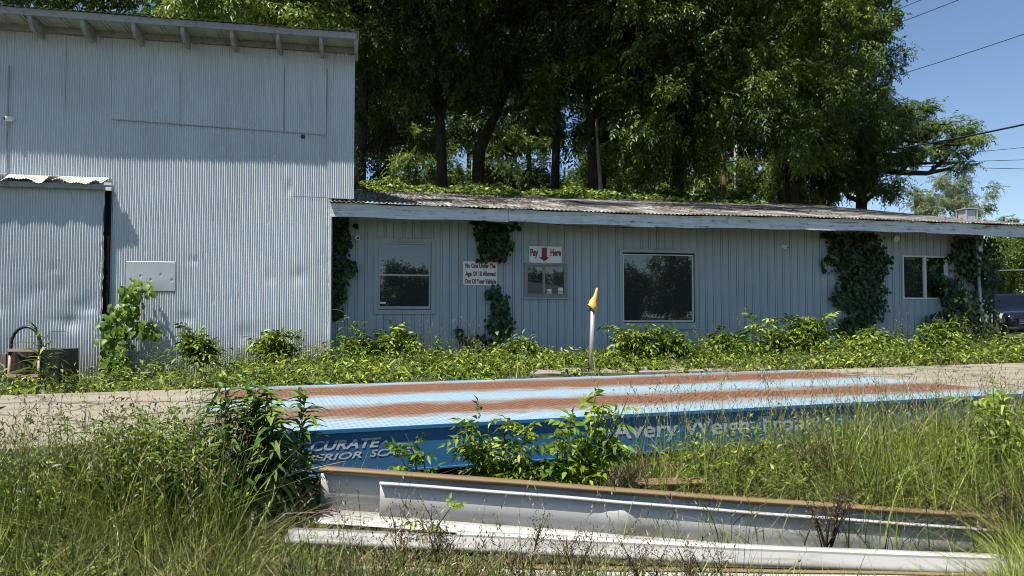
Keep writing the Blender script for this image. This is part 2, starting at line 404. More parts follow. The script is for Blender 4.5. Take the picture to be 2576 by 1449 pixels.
def blades(B, P, h, w, lean, tint, seg=3, curl=0.6, r=rng):
    n = len(P); az = r.uniform(0, 2 * np.pi, n); face = r.uniform(0, np.pi, n)
    A = np.stack([np.cos(az), np.sin(az), np.zeros(n)], 1); S = np.stack([np.cos(face), np.sin(face), np.zeros(n)], 1)
    h = h.reshape(-1, 1); w = w.reshape(-1, 1); lean = lean.reshape(-1, 1)
    st = []
    for i in range(seg + 1):
        s = i / seg
        c = P + np.array([0, 0, 1.0]) * h * (s - 0.35 * curl * lean * s * s) + A * h * lean * (s ** (1 + curl))
        ww = w * (1 - s) ** 0.7 * 0.5 + 0.0003
        st += [c - S * ww, c + S * ww]
    k = 2 * (seg + 1)
    V = np.stack(st, 1).reshape(-1, 3)
    b = (np.arange(n) * k)[:, None]
    Fq = np.concatenate([b + np.array([[2 * i, 2 * i + 1, 2 * i + 3, 2 * i + 2]]) for i in range(seg)], 1).reshape(-1, 4)
    B.add(V, Fq, np.repeat(tint, k))
    tips = (st[-1] + st[-2]) / 2
    return tips, A
def rand_dirs(n, r=rng):
    v = r.normal(size=(n, 3)); return unit(v)
def spray(B, P, D, nl, L, W, tint, r=rng, droop=0.5, spread=0.9):
    """compound leaves: nl leaflets along a rachis at each P heading D"""
    m = len(P); D = unit(D)
    up = np.tile(np.array([[0, 0, 1.0]]), (m, 1)) + r.normal(0, 0.25, (m, 3))
    S = unit(np.cross(D, up)); Nn = unit(np.cross(S, D))
    RL = (L * nl * 0.27).reshape(-1, 1)
    Ps, Ds, Ns, Ls, Ws, Ts = [], [], [], [], [], []
    for i in range(nl):
        s = (i // 2 + 0.6) / (nl / 2)
        side = 1 if i % 2 else -1
        if i == nl - 1: side = 0; s = 1.0
        p = P + D * RL * s - np.array([0, 0, 1.0]) * RL * droop * s * s
        d = D * (1 - 0.45 * abs(side)) + S * side * spread - np.array([0, 0, 1.0]) * (0.25 + droop * s) + r.normal(0, 0.22, (m, 3))
        Ps.append(p); Ds.append(d); Ns.append(Nn + r.normal(0, 0.3, (m, 3))); Ls.append(L * r.uniform(0.7, 1.15, m)); Ws.append(W * r.uniform(0.75, 1.1, m)); Ts.append(tint + r.normal(0, 0.08, m))
    B.leaves(np.concatenate(Ps), np.concatenate(Ds), np.concatenate(Ns), np.concatenate(Ls), np.concatenate(Ws), np.clip(np.concatenate(Ts), 0, 1))

# ---------------------------------------------------------------- ground
SD = Vector((math.cos(math.radians(19.5)), math.sin(math.radians(19.5)), 0))      # along the scale
SN = Vector((SD.y, -SD.x, 0))                                                     # towards the camera
S0 = Vector((0, 5.56, 0))
def ss(a, b, x):
    t = np.clip((x - a) / (b - a), 0, 1); return t * t * (3 - 2 * t)
def gz(X, Y):
    X = np.asarray(X, float); Y = np.asarray(Y, float)
    q = X * SN.x + (Y - 5.56) * SN.y
    back = -0.37 * ss(-2.5, -6.5, X) * ss(-3.4, -4.2, q)
    back = np.where(q < -3.3, back + 0.02, 0)
    front = -0.36 - 0.12 * np.clip(q, 0, 2.4) + 0.03 * np.sin(X * 2.1) * np.sin(Y * 1.7)
    k = ss(-3.55, -3.3, q)
    return back * (1 - k) + front * k
def ground():
    xs = np.concatenate([np.linspace(-400, -14, 14), np.arange(-13, 16, 0.22), np.linspace(17, 400, 14)])
    ys = np.concatenate([np.linspace(-300, -8, 10), np.arange(-7, 22, 0.22), np.linspace(23, 900, 24)])
    X, Y = np.meshgrid(xs, ys)
    Z = gz(X, Y)
    Z = Z + rng.normal(0, 0.012, Z.shape) * (np.abs(X) < 14)
    V = np.stack([X, Y, Z], -1).reshape(-1, 3)
    nx, ny = len(xs), len(ys)
    i = (np.arange(ny - 1)[:, None] * nx + np.arange(nx - 1)[None, :]).ravel()
    o = mesh_np("ground", V, np.stack([i, i + 1, i + nx + 1, i + nx], 1), M['soil'], smooth=True)
    tag(o, kind="structure")
ground()

# scale frame: local x along the platform, y away from the camera
C0 = S0 + SD * (-2.24)         # near left corner
SL, SW, ST = 8.02, 3.40, 0.128
def sp_(x, y, z): return C0 + SD * x - SN * y + ZV * z
pad = MB()
for (x0, x1) in ((-9.0, -0.03), (SL + 0.03, SL + 14)):
    pad.hexa([sp_(x0, -0.05, -0.5), sp_(x1, -0.05, -0.5), sp_(x1, SW + 0.03, -0.5), sp_(x0, SW + 0.03, -0.5),
              sp_(x0, -0.05, ST - 0.004), sp_(x1, -0.05, ST - 0.004), sp_(x1, SW + 0.03, ST - 0.004), sp_(x0, SW + 0.03, ST - 0.004)])
tag(pad.build("concrete_pavement", M['concrete']), kind="structure")
# narrow strip of broken concrete by the pay window
kb = MB()
a0, a1 = on_z(1330, 940, 0.03), on_z(1960, 928, 0.03)
kb.hexa([a0 + Vector((0, -.25, -.1)), a1 + Vector((0, -.25, -.1)), a1 + Vector((0.1, .9, -.1)), a0 + Vector((.1, .9, -.1)),
         a0 + Vector((0, -.25, 0.012)), a1 + Vector((0, -.25, 0.012)), a1 + Vector((0.1, .9, 0.012)), a0 + Vector((.1, .9, 0.012))])
tag(kb.build("concrete_path", M['concrete']), kind="structure")

# ---------------------------------------------------------------- text
def text_pts(s, size=1.0, bold=0.0, shear=0.0, sx=1.0):
    cu = bpy.data.curves.new("t", 'FONT'); cu.body = s; cu.size = size; cu.offset = bold; cu.shear = shear; cu.resolution_u = 3
    o = bpy.data.objects.new("t", cu); COL.objects.link(o)
    dg = bpy.context.evaluated_depsgraph_get(); dg.update()
    me = bpy.data.meshes.new_from_object(o.evaluated_get(dg))
    V = [(v.co.x * sx, v.co.y) for v in me.vertices]; Fc = [tuple(p.vertices) for p in me.polygons]
    bpy.data.objects.remove(o); bpy.data.curves.remove(cu); bpy.data.meshes.remove(me)
    return V, Fc
def fit_text(mb, s, org, ax, ay, out, width, height, bold=0.0, shear=0.0):
    """lettering filling width x height at org (lower left), ax/ay unit axes, out = offset vector"""
    V, Fc = text_pts(s, 1.0, bold, shear)
    xs = [p[0] for p in V]; x0, x1 = min(xs), max(xs)
    V2, _ = text_pts("H", 1.0, bold, 0); ch = max(p[1] for p in V2)
    k = width / (x1 - x0); ky = height / ch
    mb.add([Vector(org) + Vector(ax) * ((p[0] - x0) * k) + Vector(ay) * (p[1] * ky) + Vector(out) for p in V], Fc)

# ---------------------------------------------------------------- corrugated sheets
def corrugated(name, mat, Z0, u0, u1, z0, z1, w=0.0, S=0.0425, amp=0.0105, seg=8, dz=0.055, parent=None, dent=0.0, seed=0, edge_noise=0.0, ztop=None):
    r = np.random.default_rng(seed)
    nc = max(3, int((u1 - u0) / S * seg)); us = np.linspace(u0, u1, nc)
    nr = max(2, int((z1 - z0) / dz) + 1); zs = np.linspace(z0, z1, nr)
    UU, ZZ = np.meshgrid(us, zs)
    if ztop is not None:     # sloping upper edge: ztop(u)
        zt = np.array([ztop(x) for x in us]); ZZ = z0 + (ZZ - z0) / (z1 - z0) * (zt[None, :] - z0)
    ph = np.interp(zs, np.linspace(z0, z1, 18), r.normal(0, .22, 18))[:, None]
    W = w + amp * np.sin(2 * np.pi * UU / S + ph)
    W = W + 0.004 * np.sin(UU * 2.3 + seed) * np.sin(ZZ * 1.9 + seed * 2)
    if dent:
        for zr in (0.45, 1.25, 2.15, 2.75):
            cu = u0 + r.uniform(0, .3)
            while cu < u1 and zr < z1:
                W -= np.exp(-((UU - cu) / .014) ** 2 - ((ZZ - zr - r.normal(0, .03)) / .045) ** 2) * r.uniform(.002, .012); cu += r.uniform(.12, .6)
        for _ in range(int(16 * dent)):
            cu, cz = r.uniform(u0, u1), r.uniform(z0, z0 + (z1 - z0) * 0.6)
            g = np.exp(-((UU - cu) / r.uniform(0.05, 0.22)) ** 2 - ((ZZ - cz) / r.uniform(0.04, 0.2)) ** 2)
            W -= g * r.uniform(0.008, 0.022)
    UN = UU
    if edge_noise:
        k = np.exp(-(u1 - UU) / 0.06); UN = UU + k * r.normal(0, edge_noise, (nr, 1)); W = W + k * r.normal(0, edge_noise, UU.shape)
    P = np.array([0, Z0, 0])[None, None] + UN[..., None] * np.array(U) + W[..., None] * np.array(NW) + ZZ[..., None] * np.array([0, 0, 1.0])
    i = (np.arange(nr - 1)[:, None] * nc + np.arange(nc - 1)[None, :]).ravel()
    return mesh_np(name, P.reshape(-1, 3), np.stack([i, i + 1, i + nc + 1, i + nc], 1), mat, parent, smooth=True)

# ---------------------------------------------------------------- main barn (tall corrugated building)
ZM, ZL, ZF, ZD = 14.8, 15.5, 14.64, 14.69
def mu(x, y=700): return wall_uz(x, y, ZM)[0]
def mz(x, y): return wall_uz(x, y, ZM)[1]
barn = empty("tall_barn", wp(mu(400), 0, ZM), "tall pale blue corrugated tin barn with exposed rafter tails, left of the office", "barn")
TOP = mz(500, 112)
uR, uR2 = mu(832), mu(887)
uL = mu(-420)
zb = mz(860, 500)
for i, (xa, xb, w) in enumerate(((-420, 22, 0.0), (22, 150, 0.006), (150, 275, 0.0))):
    corrugated("wall_panel", M['barn'], ZM, mu(xa), mu(xb) + 0.03, -0.5, TOP, w, parent=barn, seed=i + 1, dent=0.12)
lap = lambda u: mz(275, 300) + (mz(823, 340) - mz(275, 300)) * (u - mu(275)) / (mu(823) - mu(275))
corrugated("wall_panel", M['barn'], ZM, mu(275), mu(500), -0.5, TOP - 0.9, 0.0, parent=barn, seed=5, dent=0.2)
corrugated("wall_panel", M['barn'], ZM, mu(500) - 0.02, mu(705), -0.5, TOP - 0.9, 0.004, parent=barn, seed=6, dent=0.15)
corrugated("wall_panel", M['barn'], ZM, mu(705) - 0.02, uR, -0.5, zb + 0.02, 0.001, parent=barn, seed=7, dent=0.2, edge_noise=0.006)
corrugated("wall_panel", M['barn'], ZM, mu(705) - 0.02, mu(824), zb + 0.021, TOP - 0.9, 0.001, parent=barn, seed=27, dent=0.08)
for k, (xa, xb) in enumerate(((275, 455), (455, 715), (715, 823))):
    # upper course of sheets, lapping over the lower one along a slanting edge
    ua, ub = mu(xa), mu(xb)
    n = max(3, int((ub - ua + .02) / 0.0425 * 8)); us = np.linspace(ua - .02, ub, n)
    V = []
    for s in np.linspace(0, 1, 12):
        for u in us:
            z = lap(u) + (TOP - lap(u)) * s
            V.append(wp(u, z, ZM, 0.020 + 0.004 * (k % 2) + 0.0105 * math.sin(2 * math.pi * u / 0.0425)))
    i = (np.arange(11)[:, None] * n + np.arange(n - 1)[None, :]).ravel()
    mesh_np("wall_panel", [tuple(v) for v in V], np.stack([i, i + 1, i + n + 1, i + n], 1), M['barn'], barn, smooth=True)
corrugated("wall_panel", M['barn'], ZM, mu(820), uR2, zb, TOP, 0.022, parent=barn, seed=9)
# corner trim down the lower right edge and upper right edge
t = MB(); t.wbox(ZM, uR - 0.035, uR + 0.004, -0.3, zb - 0.03, 0.008, 0.022)
t.wbox(ZM, uR - 0.004, uR + 0.006, -0.3, zb - 0.03, -0.7, 0.006); t.build("corner_trim", M['barn'], barn)
t = MB(); t.wbox(ZM, uR2 - 0.004, uR2 + 0.008, zb, TOP + 0.1, -0.05, 0.036); t.build("corner_trim", M['barn'], barn)
for (xx, ya, yb) in ((22, 165, 440), (455, 185, 318), (715, 165, 332), (823, 175, 339)):  # thin dark strips that paint in the shadow line at each sheet seam
    us_ = mu(xx, (ya + yb) / 2); t = MB(); t.wbox(ZM, us_ - .003, us_ + .0035, mz(xx, yb), mz(xx, ya), 0.012, 0.034); t.build("seam_shadow_strip", M['rafter'], barn)
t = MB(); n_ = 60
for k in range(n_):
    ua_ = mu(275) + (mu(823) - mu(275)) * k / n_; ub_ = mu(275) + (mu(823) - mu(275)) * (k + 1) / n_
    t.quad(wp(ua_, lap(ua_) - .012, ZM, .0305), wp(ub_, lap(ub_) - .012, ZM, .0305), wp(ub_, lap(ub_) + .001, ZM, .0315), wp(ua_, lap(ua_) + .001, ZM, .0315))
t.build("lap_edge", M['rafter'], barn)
# side and back walls (they close the barn)
t = MB(); sd = (-NW * 10 + U * (-0.75))
t.box(wp(uR2, zb - 0.02, ZM, -0.04), sd, U * -0.1, ZV * (TOP - zb + 0.17)); t.build("side_wall", M['barn'], barn)
t = MB(); t.wbox(ZM, uL, uR2 - 0.4, -0.5, TOP + 0.1, -10.3, -10.1); t.build("back_wall", M['barn'], barn)
# roof with soffit sheet, fascia and rafter tails
OV = 0.60
t = MB(); t.wbox(ZM, uL, uR2 + 0.03, TOP + 0.14, TOP + 0.165, -0.02, OV - 0.03)
for k in range(60):
    u = uL + 0.33 * k
    if u < uR2 - 0.1:
        t.wbox(ZM, u, u + 0.03, TOP + 0.122, TOP + 0.1398, -0.02, OV - 0.04); t.wbox(ZM, u + 0.07, u + 0.10, TOP + 0.122, TOP + 0.1398, -0.02, OV - 0.04)
t.build("soffit", M['soffit'], barn)
t = MB(); t.wbox(ZM, uL, uR2 + 0.03, TOP + 0.02, TOP + 0.12, 0.03, 0.06)
t.build("top_plate", M['rafter'], barn)
t = MB(); t.wbox(ZM, uL, uR2 + 0.05, TOP + 0.10, TOP + 0.22, OV - 0.028, OV + 0.012); t.build("fascia", M['rafter'], barn)
for x in (-160, -40, 95, 222, 345, 463, 582, 693, 798, 883):
    yy = 112; u = wall_uz(x + 14, 130, ZM)[0]
    b = MB()
    zt, zl = TOP + 0.118, TOP - 0.115
    a = wp(u - 0.03, zl, ZM, 0.0); 
    prof = [(0.0, zl), (0.40, zl), (0.54, zl + 0.10), (0.565, zt), (0.0, zt)]
    P1 = [wp(u - 0.032, z, ZM, w + 0.024) for w, z in prof]; P2 = [wp(u + 0.032, z, ZM, w + 0.024) for w, z in prof]
    n = len(prof)
    b.add(P1 + P2, [tuple(range(n))[::-1], tuple(range(n, 2 * n))] + [(i, (i + 1) % n, n + (i + 1) % n, n + i) for i in range(n)])
    b.build("rafter", M['rafter'], barn)
us = np.linspace(uL, uR2 + 0.09, 900); V = []
for s, (wv, zz) in enumerate(((OV + 0.07, 0.235), (OV - 0.5, 0.30), (-5.2, 0.95), (-10.4, 0.3))):
    for u in us:
        bend = 0.045 * math.exp(-((u - uR2 + 0.12) / 0.14) ** 2) * (s == 0)
        V.append(wp(min(u, uR2 + .09 - .085 * max(0, -wv)), TOP + zz + 0.012 * math.sin(2 * math.pi * u / 0.12) + bend + 0.01 * math.sin(u * 3.1), ZM, wv))
i = (np.arange(3)[:, None] * 900 + np.arange(899)[None, :]).ravel()
mesh_np("roof", [tuple(v) for v in V], np.stack([i, i + 1, i + 901, i + 900], 1), M['soffit'], barn, smooth=True)

# sliding door with its track cover
zdt = wall_uz(130, 472, ZD)[1]
uD = wall_uz(259, 700, ZD)[0]; uDL = wall_uz(-330, 700, ZD)[0]
dr = corrugated("sliding_door", M['door'], ZD, uDL, uD, -0.40, zdt, 0.0, S=0.0455, amp=0.011, parent=barn, seed=14, dent=3.2, edge_noise=0.012, dz=0.09)
t = MB(); t.wbox(ZD, uD - 0.005, uD + 0.085, -0.38, zdt, -0.105, -0.035); t.build("door_edge", M['dark'], dr)
t = MB(); t.wbox(ZD, uDL, wall_uz(287, 480, ZD)[0], zdt - 0.02, zdt + 0.075, 0.02, 0.13); t.build("track_beam", M['rafter'], barn)
t = MB()
uE = wall_uz(287, 475, ZD)[0]
t.wbox(ZD, uE - 0.09, uE + 0.003, zdt - 0.045, zdt + 0.02, 0.135, 0.165); t.wbox(ZD, uE - 0.12, uE + 0.005, zdt + 0.05, zdt + 0.10, 0.10, 0.17)
t.build("track_end", M['alu'], barn)
# crumpled corrugated flashing over the track
for q, (xa, xb) in enumerate(((-330, 16), (14, 147), (150, 273))):
    ua, ub = wall_uz(xa, 465, ZD)[0], wall_uz(xb, 465, ZD)[0]; n = int((ub - ua) / 0.0075); V = []
    for s in range(4):
        for k in range(n):
            u = ua + (ub - ua) * k / (n - 1); e = k / (n - 1)
            sag = 0.035 * math.sin(e * 7 + q * 2) + 0.02 * math.sin(e * 17 + q)
            lift = 0.09 * (max(0, e - 0.86) / 0.14) * (q != 2) - 0.05 * (max(0, e - 0.9) / 0.1) * (q == 2)
            tt = s / 3
            w_ = -0.09 + 0.30 * tt
            z_ = zdt + 0.235 - 0.145 * tt - (sag * tt * 0.9) + lift * tt + 0.007 * math.sin(2 * math.pi * u / 0.0455)
            V.append(wp(u - 0.06 * tt, z_, ZD, w_))
    i = (np.arange(3)[:, None] * n + np.arange(n - 1)[None, :]).ravel()
    mesh_np("track_cover", [tuple(v) for v in V], np.stack([i, i + 1, i + n + 1, i + n], 1), M['debris'], barn, smooth=True)

# ---------------------------------------------------------------- low office
def lu(x, y=700): return wall_uz(x, y, ZL)[0]
def lz(x, y): return wall_uz(x, y, ZL)[1]
office = empty("low_office", wp(lu(1600), 0, ZL), "long low blue grey office with vertical siding, tin shed roof and four windows", "building")
uA, uB = lu(836), lu(2462)
ztopw = 3.05
wins = {'double': (941, 1095, 600, 791), 'pay': (1319, 1427, 662, 747), 'big': (1558, 1755, 628, 825), 'right': (2269, 2383, 643, 753)}
def rect(k, sh=0):
    x0, x1, y0, y1 = wins[k]
    xm, ym = (x0 + x1) / 2, (y0 + y1) / 2
    return lu(x0, ym), lu(x1, ym), lz(xm, y1), lz(xm, y0)
def siding_profile(u0, u1, w0=0.0):
    pts = [(u0, w0)]; S = 0.196; k = math.floor(u0 / S)
    while k * S < u1:
        for j, (a, g, dp) in enumerate(((0.0, 0.015, 0.018), (0.052, 0.010, 0.012))):
            c = k * S + a
            if u0 < c - 0.001 and c + g + 0.001 < u1:
                pts += [(c, w0), (c + 0.002, w0 - dp), (c + g - 0.002, w0 - dp), (c + g, w0)]
        k += 1
    pts.append((u1, w0)); return pts
def siding(mb, u0, u1, z0, z1, w0=0.0):
    p = siding_profile(u0, u1, w0); n = len(p)
    vs = [wp(u, z0, ZL, w) for u, w in p] + [wp(u, z1, ZL, w) for u, w in p]
    mb.add(vs, [(i, i + 1, n + i + 1, n + i) for i in range(n - 1)])
R = {k: rect(k) for k in wins}
mb = MB()
zbot = lz(1560, 900)
segs = sorted(R.values())
cur = uA
for (a, b, c, d) in segs:
    siding(mb, cur, a, zbot, ztopw); siding(mb, a, b, zbot, c); siding(mb, a, b, d, ztopw); cur = b
siding(mb, cur, uB, zbot, ztopw)
mb.build("siding", M['siding'], office)
t = MB(); t.wbox(ZL, uA, uB, -0.35, zbot - 0.012, -0.14, -0.03); t.build("foundation", M['dark'], office)
t = MB(); t.wbox(ZL, lu(1480), lu(1860), zbot - 0.09, zbot - 0.015, -0.029, 0.02); t.build("skirt_board", M['siding'], office, bevel=0.004)
# patched panels below the pay window
t = MB()
for (xa, xb, ya, yb) in ((1292, 1341, 835, 893), (1343, 1404, 834, 907)):
    a, b, c, d = lu(xa, 850), lu(xb, 850), lz((xa + xb) / 2, yb), lz((xa + xb) / 2, ya)
    siding(t, a, b, c, d, 0.012)
    t.wbox(ZL, a, b, d, d + 0.006, 0.002, 0.016); t.wbox(ZL, a - 0.004, a, c, d, 0.002, 0.013); t.wbox(ZL, b, b + 0.004, c, d, 0.002, 0.013)
t.build("patch_panel", M['siding'], office)
# inner box so nothing shines through
t = MB(); t.wbox(ZL, uA, uB, -0.3, ztopw + 0.1, -0.6, -0.5); t.build("inner_wall", M['dark'], office)
t = MB(); t.wbox(ZL, uB - 0.05, uB, -0.3, 2.95, -9.0, -0.02); t.build("end_wall", M['siding'], office)
t = MB(); t.wbox(ZL, uA, uB, -0.3, 2.95, -9.2, -9.0); t.build("rear_wall", M['siding'], office)
# eave underside
t = MB(); t.wbox(ZL, uA - 0.02, uB + 0.1, ztopw - 0.02, ztopw, -0.03, 0.80); t.build("eave_soffit", M['oldwood'], office)

def frame(mb, a, b, c, d, wd, w0, w1, wb=None):
    wb = wb or wd
    mb.wbox(ZL, a, b, c, c + wb, w0, w1); mb.wbox(ZL, a, b, d - wd, d, w0, w1)
    mb.wbox(ZL, a, a + wd, c + wb, d - wd, w0, w1); mb.wbox(ZL, b - wd, b, c + wb, d - wd, w0, w1)
def window(key, name, trimw, mat, label=None, wb=None):
    a, b, c, d = R[key]; f = MB(); frame(f, a, b, c, d, trimw, -0.05, 0.03, wb)
    return f.build("window", mat, office, bevel=0.003)
def pane(a, b, c, d, w, par):
    p = MB(); p.wbox(ZL, a, b, c, d, w - 0.006, w); return p.build("pane", M['glass'], par)
# double-hung window
a, b, c, d = R['double']; w1 = window('double', 'window', 0.085, M['trim'], wb=0.10)
f = MB(); frame(f, a + .087, b - .10, c + .112, d - .087, 0.035, -0.03, 0.012, 0.06)
zm = lz(1018, 692); f.wbox(ZL, a + 0.10, b - 0.115, zm - 0.02, zm + 0.012, -0.028, 0.016)
f.build("sash", M['trim'], w1); pane(a + .121, b - .134, c + .17, d - .12, -0.02, w1)
t = MB(); t.wbox(ZL, a + .09, b - .12, zm - 0.006, zm + 0.010, 0.017, 0.02); t.build("latch_rail", M['alu'], w1)
t = MB(); t.wbox(ZL, a + .123, a + .245, c + .225, c + .262, -0.0185, -0.015); t.build("sticker", M['sign'], w1)
# pay window
a, b, c, d = R['pay']; w2 = window('pay', 'window', 0.052, M['olive'], wb=0.05)
um = lu(1368)
f = MB(); frame(f, a + .054, b - .054, c + .052, d - .054, 0.022, -0.03, 0.015, 0.022); f.wbox(ZL, um - 0.03, um + 0.03, c + .076, d - .077, -0.028, 0.018)
f.build("sash", M['olive'], w2); pane(a + .077, um - 0.031, c + .075, d - .077, -0.012, w2); pane(um + .031, b - .077, c + .075, d - .077, -0.02, w2)
for (xa, xb, ya, yb, s1) in ((1376, 1388, 729, 741, "PLU"), (1405, 1417, 725, 741, "PUSH")):
    ua_, ub_, z0_, z1_ = lu(xa), lu(xb), lz(xa, yb) + 0.012, lz(xa, ya) + 0.012
    ub_ = min(ub_, b - .079)
    t = MB(); t.wbox(ZL, ua_, ub_, z0_, z1_, -0.0185, -0.015); st = t.build("sticker", M['sign'], w2)
    t = MB(); fit_text(t, s1, wp(ua_ + .006, z0_ + 0.028, ZL, -0.0135), U, ZV, (0, 0, 0), ub_ - ua_ - 0.012, 0.045, 0.01); t.build("lettering", M['black'], st)
t = MB(); t.wbox(ZL, a - 0.05, b + 0.02, c - 0.045, c - 0.012, 0.002, 0.05); t.build("sill", M['trim'], w2)
t = MB(); t.wbox(ZL, a - 0.06, b + 0.06, d + 0.002, d + 0.05, 0.001, 0.014); t.build("trim_board", M['siding'], w2)
# big picture window
a, b, c, d = R['big']; w3 = window('big', 'window', 0.075, M['trim'], wb=0.12)
f = MB(); frame(f, a + .08, b - .11, c + .14, d - .11, 0.022, -0.02, 0.02, 0.03); f.build("inner_frame", M['alu'], w3)
pane(a + .10, b - .13, c + .168, d - .13, -0.01, w3)
t = MB(); t.wbox(ZL, a - 0.02, b + 0.03, c - 0.03, c - 0.003, 0.002, 0.055); t.build("sill", M['trim'], w3)
# right aluminium slider
a, b, c, d = R['right']; f = MB(); frame(f, a, b, c, d, 0.042, -0.04, 0.025); um = lu(2327); f.wbox(ZL, um - 0.03, um + 0.03, c + .043, d - .043, -0.03, 0.02)
w4 = f.build("window", M['alu'], office, bevel=0.003); pane(a + .042, um - .031, c + .042, d - .042, -0.015, w4); pane(um + .031, b - .042, c + .042, d - .042, -0.02, w4)

# fascia boards following the sag of the eave
fj = [(829, 510, 545), (1280, 527, 557), (1648, 541, 571), (2020, 548, 577), (2330, 559, 585), (2640, 571, 600)]
for i in range(len(fj) - 1):
    b = MB(); (x0, t0, b0), (x1, t1, b1) = fj[i], fj[i + 1]
    u0, u1 = wall_uz(x0, t0, ZF)[0], wall_uz(x1, t1, ZF)[0]
    za, zbb = wall_uz(x0, t0, ZF)[1], wall_uz(x1, t1, ZF)[1]; zc, zd = wall_uz(x0, b0, ZF)[1], wall_uz(x1, b1, ZF)[1]
    n = 10; jut = 0.006 * (i % 2)
    top = [wp(u0 + (u1 - u0 - 0.006) * k / n, za + (zbb - za) * k / n + 0.012 * math.sin(k * 1.3 + i), ZF, jut) for k in range(n + 1)]
    bot = [wp(u0 + (u1 - u0 - 0.006) * k / n, zc + (zd - zc) * k / n + 0.010 * math.sin(k * 1.1 + i), ZF, jut) for k in range(n + 1)]
    tb = [p - NW * 0.038 for p in top]; bb = [p - NW * 0.038 for p in bot]
    V = top + bot + tb + bb; m_ = n + 1; fs = []
    for k in range(n):
        fs += [(k, m_ + k, m_ + k + 1, k + 1), (2 * m_ + k, 2 * m_ + k + 1, 3 * m_ + k + 1, 3 * m_ + k), (k, k + 1, 2 * m_ + k + 1, 2 * m_ + k), (m_ + k, 3 * m_ + k, 3 * m_ + k + 1, m_ + k + 1)]
    fs += [(0, 2 * m_, 3 * m_, m_), (n, m_ + n, 3 * m_ + n, 2 * m_ + n)]
    b.add(V, fs); b.build("fascia_board", M['board'], office)
# broken splinter of the eave board over the ivy
t = MB(); t.hexa([wp(lu(1205), lz(1205, 562), ZL, .5), wp(lu(1278), lz(1278, 572), ZL, .55), wp(lu(1278), lz(1278, 572), ZL, .45), wp(lu(1205), lz(1205, 562), ZL, .4),
                  wp(lu(1215), lz(1215, 556), ZL, .55), wp(lu(1280), lz(1280, 552), ZL, .6), wp(lu(1280), lz(1280, 552), ZL, .5), wp(lu(1215), lz(1215, 556), ZL, .45)])
t.build("loose_board", M['greywood'], office)
# corrugated shed roof
def eave_z(u):
    xs = [wall_uz(f[0], f[1], ZF) for f in fj]
    return float(np.interp(u, [p[0] for p in xs], [p[1] for p in xs]))
uE0, uE1 = wall_uz(828, 510, ZF)[0], wall_uz(2625, 570, ZF)[0]
RL = 10.0; RISE = 2.28; RS = 0.0915
nc = int((uE1 - uE0) / RS * 6); nr = 26
V = np.zeros((nr, nc, 3)); us = np.linspace(uE0, uE1, nc)
jag = np.repeat(rng.uniform(-0.03, 0.03, nc // 48 + 2), 48)[:nc]
for s in range(nr):
    e = s / (nr - 1)
    for k in range(nc):
        u = us[k]; z = eave_z(u) * (1 - e) + (2.84 + 0.0 * u) * e + RISE * e + 0.016
        z += 0.0135 * math.sin(2 * math.pi * u / RS) + 0.012 * math.sin(u * 1.7 + e * 5) * e
        wv = 0.10 + (jag[k] if s == 0 else 0) - e * RL
        uu = u if s else u
        if u < uR2 + 0.4 and wv < 0.14 - 0.2: pass
        p = Vector((0, ZF, 0)) + U * uu + NW * wv; V[s, k] = (p.x, p.y, z)
i = (np.arange(nr - 1)[:, None] * nc + np.arange(nc - 1)[None, :]).ravel()
roof = mesh_np("roof", V.reshape(-1, 3), np.stack([i, i + 1, i + nc + 1, i + nc], 1), M['roof'], office, smooth=True)
def roof_pt(u, e, up=0.0):
    z = eave_z(u) * (1 - e) + 2.84 * e + RISE * e + 0.016
    p = Vector((0, ZF, 0)) + U * u + NW * (0.10 - e * RL); return Vector((p.x, p.y, z + up))
t = MB(); ulist = np.linspace(uE0 + .02, uE1 - .02, 80)
t.add([roof_pt(float(u), .016, -.12) for u in ulist] + [roof_pt(float(u), .016, -.016) for u in ulist], [(k, k + 1, 81 + k, 80 + k) for k in range(79)])
t.build("sub_fascia", M['oldwood'], office)
t = MB(); u9 = uE1 - 0.05     # rake board and eave underside at the right end
t.hexa([roof_pt(u9, 0, -.16), roof_pt(u9 + .04, 0, -.16), roof_pt(u9 + .04, .95, -.16), roof_pt(u9, .95, -.16), roof_pt(u9, 0, -.03), roof_pt(u9 + .04, 0, -.03), roof_pt(u9 + .04, .95, -.03), roof_pt(u9, .95, -.03)])
t.build("rake_board", M['board'], office)
t = MB(); t.hexa([roof_pt(uB + .1, .02, -.17), roof_pt(u9 - .01, .02, -.17), roof_pt(u9 - .01, .9, -.17), roof_pt(uB + .1, .9, -.17), roof_pt(uB + .1, .02, -.12), roof_pt(u9 - .01, .02, -.12), roof_pt(u9 - .01, .9, -.12), roof_pt(uB + .1, .9, -.12)])
t.build("end_soffit", M['oldwood'], office)

# roof vent (square stub chimney)
uv = wall_uz(2432, 549, ZF)[0]
rv = None
for e in np.linspace(0.02, 0.4, 60):
    p = roof_pt(uv, e)
vp = at(2432, 551, 19.0)
vent = empty("roof_vent", vp, "bright square sheet metal vent standing on the right end of the tin roof", "vent")
def cbox(mb, c, hx, hy, z0, z1):
    c = Vector(c); return mb.box(c - U * hx + NW * hy + ZV * z0, U * 2 * hx, NW * -2 * hy, ZV * (z1 - z0))
t = MB(); cbox(t, vp, .14, .14, -0.25, 0.22); t.build("vent_body", M['galv'], vent)
t = MB(); cbox(t, vp, .19, .19, 0.245, 0.265)
for sx in (-1, 1):
    for sy in (-1, 1):
        cbox(t, vp + U * .165 * sx + NW * .165 * sy, .012, .012, -0.02, 0.2445)
t.build("vent_cap", M['galv'], vent)

